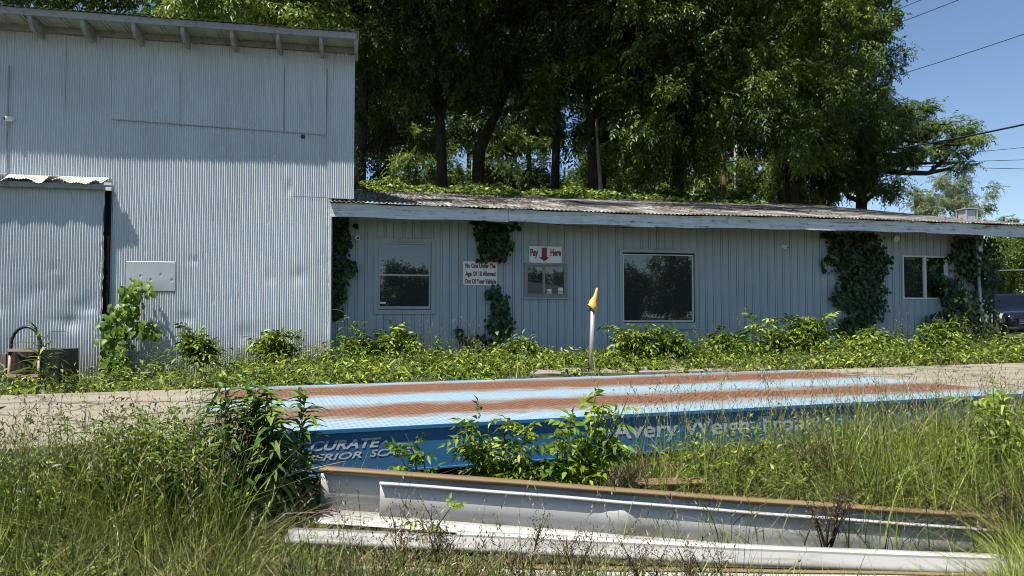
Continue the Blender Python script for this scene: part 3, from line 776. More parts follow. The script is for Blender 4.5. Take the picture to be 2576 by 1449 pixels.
# gutter downpipe at the right corner
dp = empty("downspout", wp(lu(2440), 0, ZL, .2), "pale tapered downpipe leaning at the right corner of the office", "pipe")
t = MB(); t.tube([wp(lu(2434, 590), lz(2434, 588), ZL, .35), wp(lu(2436, 690), lz(2436, 690), ZL, .3)], [0.10, 0.05], 12); t.build("funnel", M['galv'], dp, smooth=True)
t = MB(); t.tube([wp(lu(2436, 689), lz(2436, 689), ZL, .3), wp(lu(2446, 770), lz(2446, 770), ZL, .25), wp(lu(2462), -0.02, ZL, .22)], 0.038, 10); t.build("pipe", M['galv'], dp, smooth=True)

# metal patch plate on the barn
a, z0_, b, z1_ = mu(318, 700), mz(380, 733), mu(442, 700), mz(380, 658)
n = 90; V = []
for j in range(50):
    for k in range(n):
        u = a + (b - a) * k / (n - 1); z = z0_ + (z1_ - z0_) * j / 49
        w = 0.019 + 0.003 * math.sin(u * 5) + 0.003 * math.sin(z * 9)
        for (du, dzz) in ((0.1, .37), (.29, .5), (.5, .38), (.7, .55), (.93, .38)):
            cu, cz = a + (b - a) * du, z0_ + (z1_ - z0_) * dzz
            w -= 0.016 * math.exp(-((u - cu) / .014) ** 2 - ((z - cz) / .022) ** 2)
        V.append(tuple(wp(u, z, ZM, w)))
i = (np.arange(49)[:, None] * n + np.arange(n - 1)[None, :]).ravel()
pl = mesh_np("metal_plate", V, np.stack([i, i + 1, i + n + 1, i + n], 1), M['galv'], None, smooth=True)
md = pl.modifiers.new("s", 'SOLIDIFY'); md.thickness = 0.002; md.offset = -1
tag(pl, "flat grey metal plate with small dents screwed to the barn's corrugated wall", "plate")

# signs
def sign(x0, x1, y0, y1, name, label, lines, arrow=False):
    a, b = lu(x0, (y0 + y1) / 2), lu(x1, (y0 + y1) / 2); c, d = lz((x0 + x1) / 2, y1), lz((x0 + x1) / 2, y0)
    e = empty(name, wp((a + b) / 2, c, ZL, 0.02), label, "sign")
    t = MB(); t.wbox(ZL, a, b, c, d, 0.014, 0.026); t.build("board", M['sign'], e, bevel=0.002)
    t = MB()
    for (s, fx0, fx1, fz, fh) in lines:
        fit_text(t, s, wp(a + (b - a) * fx0, c + (d - c) * fz, ZL, 0.029), U, ZV, (0, 0, 0), (b - a) * (fx1 - fx0), (d - c) * fh, 0.045)
    t.build("lettering", M['red'], e)
    if arrow:
        t = MB(); ww, hh = b - a, d - c
        pts = [(0.38, .92), (0.38, .35), (0.29, .35), (0.465, .10), (0.625, .35), (0.545, .35), (0.545, .92)]
        t.add([wp(a + ww * px, c + hh * pz, ZL, 0.029) for px, pz in pts], [(0, 1, 5, 6), (2, 3, 4, 5, 1)])
        t.build("arrow", M['red'], e)
    for fx, fz in ((.5, .96), (.03, .03), (.97, .03), (.5, .03)):
        t = MB(); t.wbox(ZL, a + (b - a) * fx - .006, a + (b - a) * fx + .006, c + (d - c) * fz - .006, c + (d - c) * fz + .006, 0.0265, 0.030)
        t.build("screw", M['steel'], e)
sign(1331, 1412, 620, 662, "pay_sign", "small white sign reading Pay Here with a red arrow above the pay window",
     [("Pay", .03, .27, .43, .42), ("Here", .65, .98, .45, .42)], True)
sign(1164, 1250, 658, 718, "age_sign", "white sign with three lines of red lettering on age, below the ivy",
     [("No One Under The", .07, .955, .73, .19), ("Age Of 18 Allowed", .07, .955, .40, .19), ("Out Of Your Vehicle", .055, .975, .08, .19)])

# security cameras
def seccam(p, aim, label, s=1.0, mat='white'):
    e = empty("security_camera", p, label, "camera", "white security cameras on the walls" if mat == 'white' else None)
    aim = Vector(aim).normalized(); p = Vector(p)
    t = MB(); t.tube([p, p + NW * .03 * s], .045 * s, 14); t.build("mount", M[mat], e, smooth=False)
    c = p + NW * .10 * s - ZV * .02 * s
    t = MB(); t.tube([p + NW * .03 * s, c], .014 * s, 8); t.build("arm", M['black'], e)
    t = MB(); t.tube([c - aim * .05 * s, c - aim * .04 * s, c + aim * .05 * s, c + aim * .07 * s], [.028 * s, .045 * s, .05 * s, .046 * s], 14); h = t.build("housing", M[mat], e)
    t = MB(); t.tube([c + aim * .071 * s, c + aim * .078 * s], .03 * s, 12); t.build("lens", M['black'], e)
seccam(wp(mu(30, 300), mz(30, 300), ZM, 0.01), (-.5, -.8, -.15), "white bullet camera high on the barn wall near the sliding door")
seccam(wp(lu(898, 597), lz(898, 596), ZL, 0.01), (.45, -.8, -.25), "small white camera left of the double hung window")
seccam(wp(lu(1968, 620), lz(1968, 620), ZL, 0.01), (.6, -.7, -.25), "small white camera between the big window and the ivy")
knob = MB(); p0 = wp(mu(762, 345), mz(762, 345), ZM, 0.0); knob.tube([p0, p0 + NW * .05, p0 + NW * .08], [.03, .04, .022], 12)
tag(knob.build("black_knob", M['black'], smooth=False), "small round black knob alone on the upper barn wall", "knob")
fl = empty("flood_lamp", wp(lu(2243), lz(2243, 598), ZL, .1), "round grey flood lamp under the eave left of the far right window", "lamp")
t = MB(); c = wp(lu(2243), lz(2243, 600), ZL, .12); t.tube([c, c + NW * .08 - ZV * .03], [.04, .085], 14); t.build("reflector", M['galv'], fl)
t = MB(); t.tube([wp(lu(2243), ztopw - 0.02, ZL, .1), c], .02, 8); t.build("stem", M['galv'], fl)
fl = empty("eave_lamp", wp(lu(1203), lz(1203, 560), ZL, .1), "small round lamp under the eave above the middle ivy", "lamp")
t = MB(); c = wp(lu(1203), lz(1203, 566), ZL, .12); t.tube([c, c + NW * .06 - ZV * .04], [.03, .06], 12); t.build("reflector", M['galv'], fl)
t = MB(); t.tube([wp(lu(1203), ztopw - 0.02, ZL, .1), c], .015, 8); t.build("stem", M['galv'], fl)
# cable under the eave
t = MB(); t.tube([wp(lu(x, y), lz(x, y), ZL, .5) for x, y in ((1380, 571), (1450, 577), (1560, 579), (1640, 575), (1700, 583), (1790, 580), (1900, 581), (2000, 580))], 0.006, 5)
tag(t.build("eave_cable", M['wire']), "thin black cable sagging under the long eave of the office", "cable")

# leaning pole with a faded yellow cap
pb, pt = on_z(1486, 932, 0.03), None
Yp = pb.y; pt = at(1491, 778, Yp)
pole = empty("capped_pole", pb, "leaning grey pipe with a torn yellow plastic cap on top, by the pay window", "pole")
t = MB(); t.tube([pb - ZV * .1, pt], [.038, .036], 12); t.build("pipe", M['pipe'], pole, smooth=True)
t = MB(); c = at(1491, 770, Yp); tp = at(1504, 735, Yp)
N_ = 20; rows = [(0.0, .098, 0.0), (.05, .094, 0.0), (.13, .075, .01), (.20, .045, .045), (.27, .028, .062), (.335, .018, .072)]
V = []
for (h, r_, off) in rows:
    for k in range(N_):
        an = 2 * math.pi * k / N_
        V.append(at(1491, 776, Yp) + Vector((off + math.cos(an) * r_ * (0.8 if h else 0.85), math.sin(an) * r_ * .75, h * 1.02 + (0.03 * math.sin(an * 2 + 1) - .045 * math.cos(an) if h == 0 else 0))))
fs = []
for j in range(len(rows) - 1):
    for k in range(N_): fs.append((j * N_ + k, j * N_ + (k + 1) % N_, (j + 1) * N_ + (k + 1) % N_, (j + 1) * N_ + k))
fs.append(tuple((len(rows) - 1) * N_ + k for k in range(N_)))
t.add(V, fs); cp_ = t.build("cap", M['yellow'], pole, smooth=True)
md = cp_.modifiers.new("s", 'SOLIDIFY'); md.thickness = 0.006
t = MB(); q = at(1481, 780, Yp); t.tube([q + Vector((.03, 0, .03)), q, q + Vector((-.01, 0, -.03))], .014, 8); t.tube([pt - ZV * .02, pt + ZV * .06], .03, 10); t.build("clamp", M['black'], pole)

# ---------------------------------------------------------------- truck scale
tsc = empty("truck_scale", sp_(0, 0, -0.2), "long low blue truck scale platform with two rusty wheel tracks", "scale")
nx, ny = 90, 26
V = []
for j in range(ny):
    for k in range(nx):
        V.append((SL * k / (nx - 1), SW * j / (ny - 1), 0.003 * math.sin(k * .9) * math.sin(j * 1.1)))
i = (np.arange(ny - 1)[:, None] * nx + np.arange(nx - 1)[None, :]).ravel()
dk = mesh_np("deck_plate", V, np.stack([i, i + 1, i + nx + 1, i + nx], 1), M['deck'])
dk.matrix_world = Matrix.Translation(sp_(0, 0, ST)) @ Matrix.Rotation(math.radians(19.5), 4, 'Z')
dk.location = sp_(0, 0, ST); dk.rotation_euler = (0, 0, math.radians(19.5)); put(dk, tsc)
def sbox(mb, x0, x1, y0, y1, z0, z1):
    return mb.hexa([sp_(x0, y0, z0), sp_(x1, y0, z0), sp_(x1, y1, z0), sp_(x0, y1, z0), sp_(x0, y0, z1), sp_(x1, y0, z1), sp_(x1, y1, z1), sp_(x0, y1, z1)])
t = MB(); sbox(t, 0, SL, -0.012, 0.006, ST - 0.022, ST + 0.004); sbox(t, 0, SL, SW - .006, SW + .015, ST - .022, ST + .004); t.build("edge_strip", M['beam'], tsc)
t = MB(); sbox(t, 0, SL, 0.007, 0.04, ST - 0.31, ST - 0.0225); sbox(t, 0, SL, -0.015, 0.10, ST - 0.322, ST - 0.3105); t.build("side_beam", M['beam'], tsc)
t = MB(); sbox(t, 0, SL, SW - .05, SW - .02, ST - .31, ST - .023); sbox(t, 0, 0.02, .05, SW - .06, ST - .31, ST - .008); t.build("rear_beam", M['beam'], tsc)
t = MB()
for k in range(7): sbox(t, 0.7 + k * 1.1, 0.84 + k * 1.1, .3, SW - .3, ST - .26, ST - .012)
t.build("cross_beam", M['beam'], tsc)
for xr_ in (1.9, 4.0, 6.0):
    t = MB(); sbox(t, xr_, xr_ + .015, 0.001, 0.0068, ST - .30, ST - .03); t.build("weld_rib", M['beam'], tsc)
def side_xz(x, y):
    d = ray(x, y); o = Vector((0, 0, CAMZ)); pn = SN; p0 = sp_(0, 0.004, 0)
    tt = (p0 - o).dot(pn) / d.dot(pn); p = o + d * tt
    return (p - C0).dot(SD), p.z
def side_text(s, xa, ya, xb, yb, hpx, bold=.02, shear=0.0):
    (x0, z0), (x1, z1) = side_xz(xa, ya), side_xz(xb, yb)
    h = side_xz(xa, ya - hpx)[1] - z0
    t = MB(); z = (z0 + z1) / 2
    ax = (SD * (x1 - x0) + ZV * (z1 - z0)).normalized()
    fit_text(t, s, sp_(x0, 0.004, z0), ax, ZV, (0, 0, 0), x1 - x0, h, bold, shear)
    return t
side_text("ACCURATE", 708, 1140, 959, 1123, 24, .03, .30).build("lettering", M['beamtext'], tsc)
side_text("SUPERIOR", 712, 1166.5, 910, 1151, 16.5, .02, .30).build("lettering", M['beamtext'], tsc)
side_text("SCALES", 930, 1149, 1050, 1140, 17, .02, .30).build("lettering", M['beamtext'], tsc)
side_text("Avery Weigh-Tronix", 1540, 1104, 2068, 1078, 41, .02, 0).build("lettering", M['beamtext'], tsc)

# ---------------------------------------------------------------- white sheet-metal pieces in the foreground
def channel(name, label, L, Rr, prof, mats, dents=(), cat="beam"):
    """L,Rr = (px, py, depth) of the upper edge; prof = [(forward, up)...]; mats = list of (part name, i0, i1, material)"""
    A, B = at(*L), at(*Rr); ax = (B - A); n = 60
    fw = Vector((ax.y, -ax.x, 0)).normalized()
    e = empty(name, A.lerp(B, .5) - ZV * .3, label, cat, "white sheet metal pieces lying in the grass")
    for (pn, i0, i1, mt) in mats:
        V = []
        for k in range(n + 1):
            s = k / n
            c = A.lerp(B, s)
            for (f_, z_) in prof[i0:i1 + 1]:
                dd = sum(a_ * math.exp(-((s - s0) / w_) ** 2) for (s0, w_, a_) in dents) * (1 if -0.2 < z_ < -0.03 else 0.2)
                V.append(tuple(c + fw * (f_ + dd) + ZV * (z_ + 0.003 * math.sin(s * 9) + 0.001 * math.sin(s * 31))))
        m_ = i1 - i0 + 1
        fs = [(k * m_ + j, (k + 1) * m_ + j, (k + 1) * m_ + j + 1, k * m_ + j + 1) for k in range(n) for j in range(m_ - 1)]
        o = mesh_np(pn, V, fs, M[mt], e)
        md = o.modifiers.new("s", 'SOLIDIFY'); md.thickness = 0.005; md.offset = 0
    return e
channel("metal_channel", "tallest white channel with rusty tan top edge, lying behind the others", (808, 1172, 4.52), (2660, 1306, 4.75),
        [(0.05, -0.022), (0.05, -0.008), (0.0, 0.0), (0.0, -0.045), (0.0, -0.11), (0.01, -0.265), (0.24, -0.285)],
        [("top_flange", 0, 2, 'tan'), ("stained_strip", 2, 3, 'tanweb'), ("web", 3, 5, 'debris'), ("bottom_flange", 5, 6, 'debris')])
channel("metal_channel", "dented white channel nested in front of the tallest one", (956, 1212, 4.46), (2660, 1345, 4.66),
        [(0.03, -0.012), (0.03, 0.0), (0.0, 0.0), (0.0, -0.08), (0.02, -0.205), (0.12, -0.225), (0.12, -0.245)],
        [("top_flange", 0, 2, 'debris'), ("web", 2, 4, 'debris'), ("bottom_flange", 4, 6, 'debris')], dents=((.345, .006, .035), (.358, .006, -.02), (.34, .02, .02)))
channel("metal_sheet", "flat white sheet with thin dark gaps in front of the channels", (1150, 1337, 4.20), (2700, 1404, 4.15),
        [(0.0, 0.0), (0.05, -.003), (0.055, -.016), (0.065, -.016), (0.07, -.005), (0.105, -0.012), (0.105, -.034)], [("sheet", 0, 6, 'debris')], cat="sheet")
channel("metal_sheet", "widest white sheet with lengthwise ribs reaching furthest left", (735, 1328, 4.0), (2700, 1417, 3.95),
        [(0.0, 0.0), (0.05, -.006), (0.055, .006), (0.065, .006), (0.07, -.008), (0.11, -.015), (0.135, -.018), (0.14, -.045)], [("sheet", 0, 7, 'dirtysheet')], cat="sheet")
channel("metal_beam", "pale beam with tan top edge along the bottom of the view", (380, 1402, 3.86), (2500, 1440, 3.84),
        [(0.05, -.004), (0.0, 0.0), (0.0, -.012), (0.055, -.014), (0.055, -.075)], [("top_flange", 0, 2, 'tan'), ("web", 2, 4, 'debris')])
channel("metal_sheet", "narrow white strip at the lowest edge of the view", (130, 1430, 3.76), (1900, 1452, 3.74),
        [(0.0, -.03), (0.10, -.034), (0.15, -.036), (0.155, -.06)], [("sheet", 0, 3, 'debris')], cat="sheet")

# ---------------------------------------------------------------- crate and hand truck at the left
Yc = at(80, 960, 11.6).y
def cr(x, y, dy=0.0): return at(x, y, Yc + dy)
g0 = -0.40
crate = empty("wooden_crate", cr(70, 970), "black weathered wooden crate behind the hand truck at the barn door", "crate")
t = MB()
pA, pB = cr(20, 885), cr(143, 880)
zt_ = pB.z
for k in range(4):
    z0_ = g0 + (zt_ - g0) * k / 4; z1_ = g0 + (zt_ - g0) * (k + 1) / 4 - .008
    t.box((pA.x, Yc, z0_), (pB.x - pA.x - .27, 0, 0), (0, .03, 0), (0, 0, z1_ - z0_))
t.build("front_planks", M['oldwood'], crate)
t = MB(); t.box((pB.x - .26, Yc + .02, g0), (.26, .06, 0), (0.02, .5, 0), (-.02, 0, zt_ - g0)); t.build("side_panel", M['black'], crate)
t = MB(); t.box((pA.x, Yc + .031, g0), (pB.x - pA.x - .27, 0, 0), (0, .5, 0), (0, 0, zt_ - g0 - .02)); t.build("body", M['oldwood'], crate)
t = MB(); d0 = cr(45, 888, -.012); d1 = cr(96, 925, -.012); t.tube([Vector((d0.x, Yc - .02, d0.z)), Vector((d1.x, Yc - .02, d1.z))], .03, 4); t.build("brace", M['black'], crate)
t = MB(); q0 = cr(-60, 888, .2); q1 = cr(21, 890, .2); t.box((q0.x, Yc + .15, g0), (q1.x - q0.x, 0, 0), (0, .04, 0), (0, 0, q1.z - g0))
tag(t.build("grey_board", M['greywood'], bevel=0.005), "flat weathered grey board standing at the left edge beside the crate", "board")
Yh = Yc - .18
def hp(x, y): return at(x, y, Yh)
ht = empty("hand_truck", hp(62, 975), "old hand truck with hooped black handle and faded red tubes", "hand truck")
xl, xr = hp(25, 900).x, hp(99, 900).x; zt1 = hp(60, 868).z; cxm = (xl + xr) / 2; rr = (xr - xl) / 2
arc = [Vector((cxm - rr * math.cos(a_), Yh + .02, zt1 + (hp(60, 822).z - zt1) * math.sin(a_))) for a_ in np.linspace(0, math.pi, 16)]
t = MB(); t.tube([Vector((xl, Yh, hp(0, 893).z)), Vector((xl, Yh + .01, hp(0, 878).z))] + arc[0:] + [Vector((xr, Yh + .01, hp(0, 878).z)), Vector((xr, Yh, hp(0, 893).z))], .024, 10); t.build("handle", M['black'], ht, smooth=True)
for xx in (xl, xr):
    t = MB(); t.tube([Vector((xx, Yh - .03, g0 + .08)), Vector((xx, Yh, hp(0, 894).z))], .021, 10); t.build("side_tube", M['rustpink'], ht, smooth=True)
for yy in (881, 945):
    z_ = hp(0, yy).z; t = MB(); t.box((xl - .01, Yh - .045, z_ - .02), (xr - xl + .02, 0, 0), (0, .012, 0), (0, 0, .045)); t.build("cross_bar", M['rustpink'], ht)
for xx in (xl - .07, xr + .07):
    t = MB(); t.tube([Vector((xx - .03, Yh + .08, g0 + .12)), Vector((xx + .03, Yh + .08, g0 + .12))], .12, 18); w_ = t.build("wheel", M['tyre'], ht)
    t = MB(); t.tube([Vector((xx - .032, Yh + .08, g0 + .12)), Vector((xx + .032, Yh + .08, g0 + .12))], .05, 12); t.build("rim", M['rustpink'], w_)
t = MB(); t.box((xl - .02, Yh - .26, g0 + .03), (xr - xl + .04, 0, 0), (0, .24, 0), (0, 0, .01)); t.build("toe_plate", M['rustpink'], ht)

# ---------------------------------------------------------------- poles and wires
def upole(x, y0, w, Y, ztop, mat, label):
    a = at(x, y0, Y); r = w / 2 * Y / F
    t = MB(); t.tube([Vector((a.x, Y, -0.2)), Vector((a.x, Y, ztop * .5)), Vector((a.x + .02, Y, ztop))], [r * 1.15, r, r * .85], 12)
    return tag(t.build("utility_pole", M[mat], smooth=True), label, "pole", "utility poles behind the roof")
upole(1820, 420, 14, 34, 9.6, 'polew', "brown wooden utility pole rising behind the office roof, left of the grey one")
upole(1850, 420, 10, 36, 9.8, 'poleg', "thin pale grey utility pole rising behind the office roof")
def wire(p0, p1, sag, r, label):
    A, B = at(*p0), at(*p1); pts = []
    for k in range(25):
        s = k / 24; p = A.lerp(B, s); p.z -= sag * 4 * s * (1 - s); pts.append(p)
    t = MB(); t.tube(pts, r, 6); tag(t.build("power_line", M['wire']), label, "wire", "overhead wires in the sky at right")
wire((3300, -175, 16), (1850, 300, 36), .35, .012, "long wire crossing the blue sky high at the right")
wire((3200, 160, 18), (2055, 402, 33), .3, .032, "thick black cable sloping down into the right tree")
t = MB(); a_, b_ = at(2025, 404, 33), at(2068, 399, 33); t.tube([a_, a_.lerp(b_, .2), a_.lerp(b_, .8), b_], [.05, .09, .09, .05], 8)
tag(t.build("cable_splice", M['wire']), "fat black splice case at the low end of the thick cable", "splice")
wire((3100, 300, 30), (1850, 398, 38), .6, .012, "thin wire just above the limb of the right tree")
wire((2900, 388, 36), (1850, 408, 40), .2, .014, "upper of two level wires beside the pale tree")
wire((2900, 430, 40), (1850, 402, 44), .1, .016, "lower of two level wires beside the pale tree")
wire((2560, -60, 20), (1850, 190, 34), .2, .011, "lower of two wires at the top edge of the sky")
wire((2500, -75, 22), (1850, 160, 36), .2, .011, "upper of two wires at the top edge of the sky")
for (x0, x1) in ((1855, 1895), (1858, 1912)):
    wire((x0, 330, 36), (x1, 470, 34), 0, .012, "thin guy wire beside the grey utility pole")

# ---------------------------------------------------------------- chain link gate
Yg = 19.2
gate = empty("chain_link_gate", at(2497, 840, Yg), "chain link gate with paired steel posts at the right corner", "gate")
for x in (2491, 2503):
    a = at(x, 850, Yg); t = MB(); t.tube([Vector((a.x, Yg, -.1)), Vector((a.x, Yg, at(x, 676, Yg).z))], .038, 10); t.build("post", M['steel'], gate, smooth=True)
A, B = at(2504, 682, Yg), at(2800, 674, Yg); t = MB(); t.tube([A, B], .03, 10); t.build("top_rail", M['steel'], gate, smooth=True)
for y in (690, 733, 800):
    t = MB(); p = at(2497, y, Yg); t.box(p + Vector((-.11, -.05, -.02)), (.22, 0, 0), (0, .1, 0), (0, 0, .04))
    t.build("hinge", M['steel'], gate)
t = MB(); zl_, zh_ = 0.0, A.z; x0_, x1_ = A.x, B.x; k = x0_ - (zh_ - zl_)
while k < x1_:
    for sgn in (1, -1):
        xa_, xb_ = (k, k + (zh_ - zl_)) if sgn > 0 else (k + (zh_ - zl_), k)
        s0, s1 = 0.0, 1.0
        lo, hi = min(xa_, xb_), max(xa_, xb_)
        f0 = (x0_ - xa_) / (xb_ - xa_); f1 = (x1_ - xa_) / (xb_ - xa_)
        s0, s1 = max(0, min(f0, f1)), min(1, max(f0, f1))
        if s1 > s0: t.tube([(xa_ + (xb_ - xa_) * s0, Yg, zl_ + (zh_ - zl_) * s0), (xa_ + (xb_ - xa_) * s1, Yg, zl_ + (zh_ - zl_) * s1)], 0.001, 3, False)
    k += 0.17
t.build("mesh_panel", M['wire'], gate)

# ---------------------------------------------------------------- black SUV behind the gate
def suv():
    base = Vector((18.45, 26.25, 0))
    e = empty("parked_suv", base, "black SUV parked nose-on behind the chain link gate", "car")
    H = math.radians(-112)      # heading of the nose
    fx = Vector((math.cos(H), math.sin(H), 0)); lf = Vector((-fx.y, fx.x, 0))
    org = Vector((18.45, 26.25, 0))
    def P(x, y, z): return org + fx * x + lf * y + ZV * z
    # side profile stations: x, hood/roof z, half width low, half width top
    st = [(2.25, .50, .78, .62, .70), (2.20, .45, .98, .80, .76), (1.9, .38, 1.06, .93, .82), (1.0, .32, 1.15, .95, .86), (0.75, .32, 1.18, .95, .86),
          (-1.9, .34, 1.10, .95, .88), (-2.25, .45, 1.02, .90, .80)]
    V = []; n = 12
    for (x, zl, zh, wl, wt) in st:
        ring = [(-wl * .9, zl), (-wl, zl + .12), (-wl, zl + (zh - zl) * .55), (-wl * .97, zl + (zh - zl) * .82), (-wt, zh - .01), (-wt * .5, zh + .03),
                (wt * .5, zh + .03), (wt, zh - .01), (wl * .97, zl + (zh - zl) * .82), (wl, zl + (zh - zl) * .55), (wl, zl + .12), (wl * .9, zl)]
        V += [P(x, y, z) for y, z in ring]
    fs = [(j * n + k, j * n + (k + 1) % n, (j + 1) * n + (k + 1) % n, (j + 1) * n + k) for j in range(len(st) - 1) for k in range(n)]
    fs += [tuple(range(n)), tuple(range((len(st) - 1) * n, len(st) * n))[::-1]]
    b = MB(); b.add(V, fs); body = b.build("body", M['carpaint'], e, smooth=True)
    md = body.modifiers.new("s", 'SUBSURF'); md.levels = 2; md.render_levels = 2
    # greenhouse
    def ring(x, z, w): return [P(x, -w, z), P(x, w, z)]
    b = MB(); lo = [(0.95, 1.14, .84), (-2.1, 1.06, .86)]; hi = [(0.05, 1.66, .66), (-1.85, 1.62, .66)]
    q = [P(.95, -.84, 1.13), P(.95, .84, 1.13), P(-2.1, .86, 1.07), P(-2.1, -.86, 1.07), P(.05, -.66, 1.66), P(.05, .66, 1.66), P(-1.8, .64, 1.64), P(-1.8, -.64, 1.64)]
    b.hexa(q); b.build("windows", M['carglass'], e, bevel=0.02)
    b = MB(); b.hexa([P(.02, -.67, 1.655), P(.02, .67, 1.655), P(-1.85, .65, 1.635), P(-1.85, -.65, 1.635), P(-.1, -.58, 1.72), P(-.1, .58, 1.72), P(-1.75, .56, 1.70), P(-1.75, -.56, 1.70)]); b.build("roof", M['carpaint'], e, bevel=0.02)
    for s in (-1, 1):
        b = MB(); b.tube([P(1.0, s * .85, 1.12), P(.06, s * .67, 1.67)], .055, 6); b.tube([P(-.85, s * .87, 1.1), P(-.8, s * .67, 1.66)], .045, 6); b.build("pillar", M['carpaint'], e)
        b = MB(); b.tube([P(-.1, s * .55, 1.77), P(-1.7, s * .55, 1.75)], .018, 6); b.build("roof_rail", M['black'], e)
        b = MB(); b.tube([P(.72, s * .92, 1.14), P(.70, s * 1.02, 1.17), P(.70, s * 1.16, 1.17)], [.03, .09, .07], 8); b.build("mirror", M['carpaint'], e, smooth=True)
        b = MB(); b.hexa([P(2.235, s * .40, .78), P(1.95, s * .945, .82), P(1.80, s * .86, .82), P(2.08, s * .42, .78), P(2.20, s * .42, .94), P(1.90, s * .945, 1.0), P(1.76, s * .86, 1.0), P(2.03, s * .44, .94)]); b.build("headlight", M['lamp'], e, bevel=.01)
        for x in (1.42, -1.4):
            b = MB(); b.tube([P(x, s * .72, .36), P(x, s * .97, .36)], .36, 20); w = b.build("wheel", M['tyre'], e)
            b = MB(); b.tube([P(x, s * .95, .36), P(x, s * .985, .36)], .22, 14); b.build("rim", M['chrome'], w)
    b = MB()
    for z in (.64, .70, .76): b.hexa([P(2.262, -.42, z), P(2.262, .42, z), P(2.20, .42, z), P(2.20, -.42, z), P(2.255, -.42, z + .018), P(2.255, .42, z + .018), P(2.20, .42, z + .018), P(2.20, -.42, z + .018)])
    b.build("grille", M['chrome'], e)
    b = MB(); b.hexa([P(2.28, -.8, .42), P(2.28, .8, .42), P(2.1, .8, .42), P(2.1, -.8, .42), P(2.28, -.8, .52), P(2.28, .8, .52), P(2.1, .8, .52), P(2.1, -.8, .52)]); b.build("bumper", M['black'], e, bevel=.03)
suv()

# ---------------------------------------------------------------- trees
def limb(mb, a, b, r0, r1, n=5, wob=0.25, r=rnd, seg=7):
    pts = []; a = Vector(a); b = Vector(b); L = (b - a).length
    for k in range(n + 1):
        s = k / n; p = a.lerp(b, s)
        if 0 < k < n: p += Vector((r.uniform(-1, 1), r.uniform(-1, 1), r.uniform(-.6, .6))) * wob * L * 0.12
        p.z += math.sin(s * math.pi) * L * 0.06
        pts.append(p)
    mb.tube(pts, [r0 + (r1 - r0) * k / n for k in range(n + 1)], seg)
SPRAY_K = 1.7
def tree(label, base, top, tr, blobs, sprays, leaf=0.19, mat='treeleaf', bark='bark', group="trees behind the buildings", name="shade_tree", seed=1, nl=9, tint=(0.5, 0.2), droop=0.28, trunkpts=None, shell=0.35, lw=0.42, hang=0.12):
    r = np.random.default_rng(seed); rr_ = random.Random(seed)
    base = Vector(base); top = Vector(top)
    e = empty(name, base, label, "tree", group)
    t = MB()
    pts = trunkpts or [base, base.lerp(top, .3) + Vector((rr_.uniform(-.2, .2), 0, 0)), base.lerp(top, .65) + Vector((rr_.uniform(-.3, .3), 0, 0)), top]
    n = len(pts); t.tube(pts, [tr * (1 - .62 * k / (n - 1)) for k in range(n)], 10)
    B = Batch()
    tot = sum(b[3] * b[4] * b[5] for b in blobs) ** 1.0
    for (cx, cy, cz, rx, ry, rz) in blobs:
        c = Vector((cx, cy, cz))
        s = min(0.97, max(0.25, (cz - rz * 0.6 - base.z) / max(0.1, top.z - base.z)))
        # nearest point on trunk
        j = s * (n - 1); i0 = min(int(j), n - 2); st = pts[i0].lerp(pts[i0 + 1], j - i0)
        limb(t, st, c + Vector((0, 0, rz * .2)), tr * .34, tr * .09, wob=.8, r=rr_)
        for _ in range(4):
            d = Vector((rr_.uniform(-1, 1) * rx, rr_.uniform(-1, 1) * ry, rr_.uniform(-.5, .8) * rz)) * .75
            limb(t, st.lerp(c, .7), c + d, tr * .12, tr * .03, wob=.8, r=rr_, seg=5)
        m = max(8, int(SPRAY_K * sprays * (rx * ry * rz) / tot))
        # branchlet centres first: sprays gather round them, leaving gaps between
        kcl = max(5, m // 38)
        dc = rand_dirs(kcl, r) * (shell + (1 - shell) * r.uniform(0, 1, (kcl, 1)) ** 0.7)
        cl = np.array(c) + dc * np.array([rx, ry, rz])
        idx = r.integers(0, kcl, m)
        sc = np.array([rx, ry, rz * .7]) ** 0.5
        P = cl[idx] + r.normal(0, 1, (m, 3)) * 0.19 * sc
        out = unit(P - np.array(c) + np.array([0, 0, -0.3 * rz]))
        D = out * 0.7 + r.normal(0, 0.6, (m, 3)); D[:, 2] -= hang
        tn = np.clip(tint[0] + r.normal(0, tint[1] * 1.2, kcl)[idx] + r.normal(0, .08, m), 0, 1)
        spray(B, P, D, nl, leaf * r.uniform(.75, 1.2, m), leaf * lw * r.uniform(.8, 1.1, m), tn, r, droop)
    t.build("trunk", M[bark], e, smooth=True)
    B.build("crown", M[mat], e)
    return e
def ov(X, Y, Z, rx, ry, rz): return (X, Y, Z, rx, ry, rz)
def bl(x, y, Y, rx, ry, rz):
    p = at(x, y, Y); return (p.x, p.y, p.z, rx, ry, rz)
def gb(x, Y): p = at(x, 460, Y); return Vector((p.x, Y, -0.1))
def tp(x, Y, z): p = at(x, 300, Y); return Vector((p.x, Y, z))

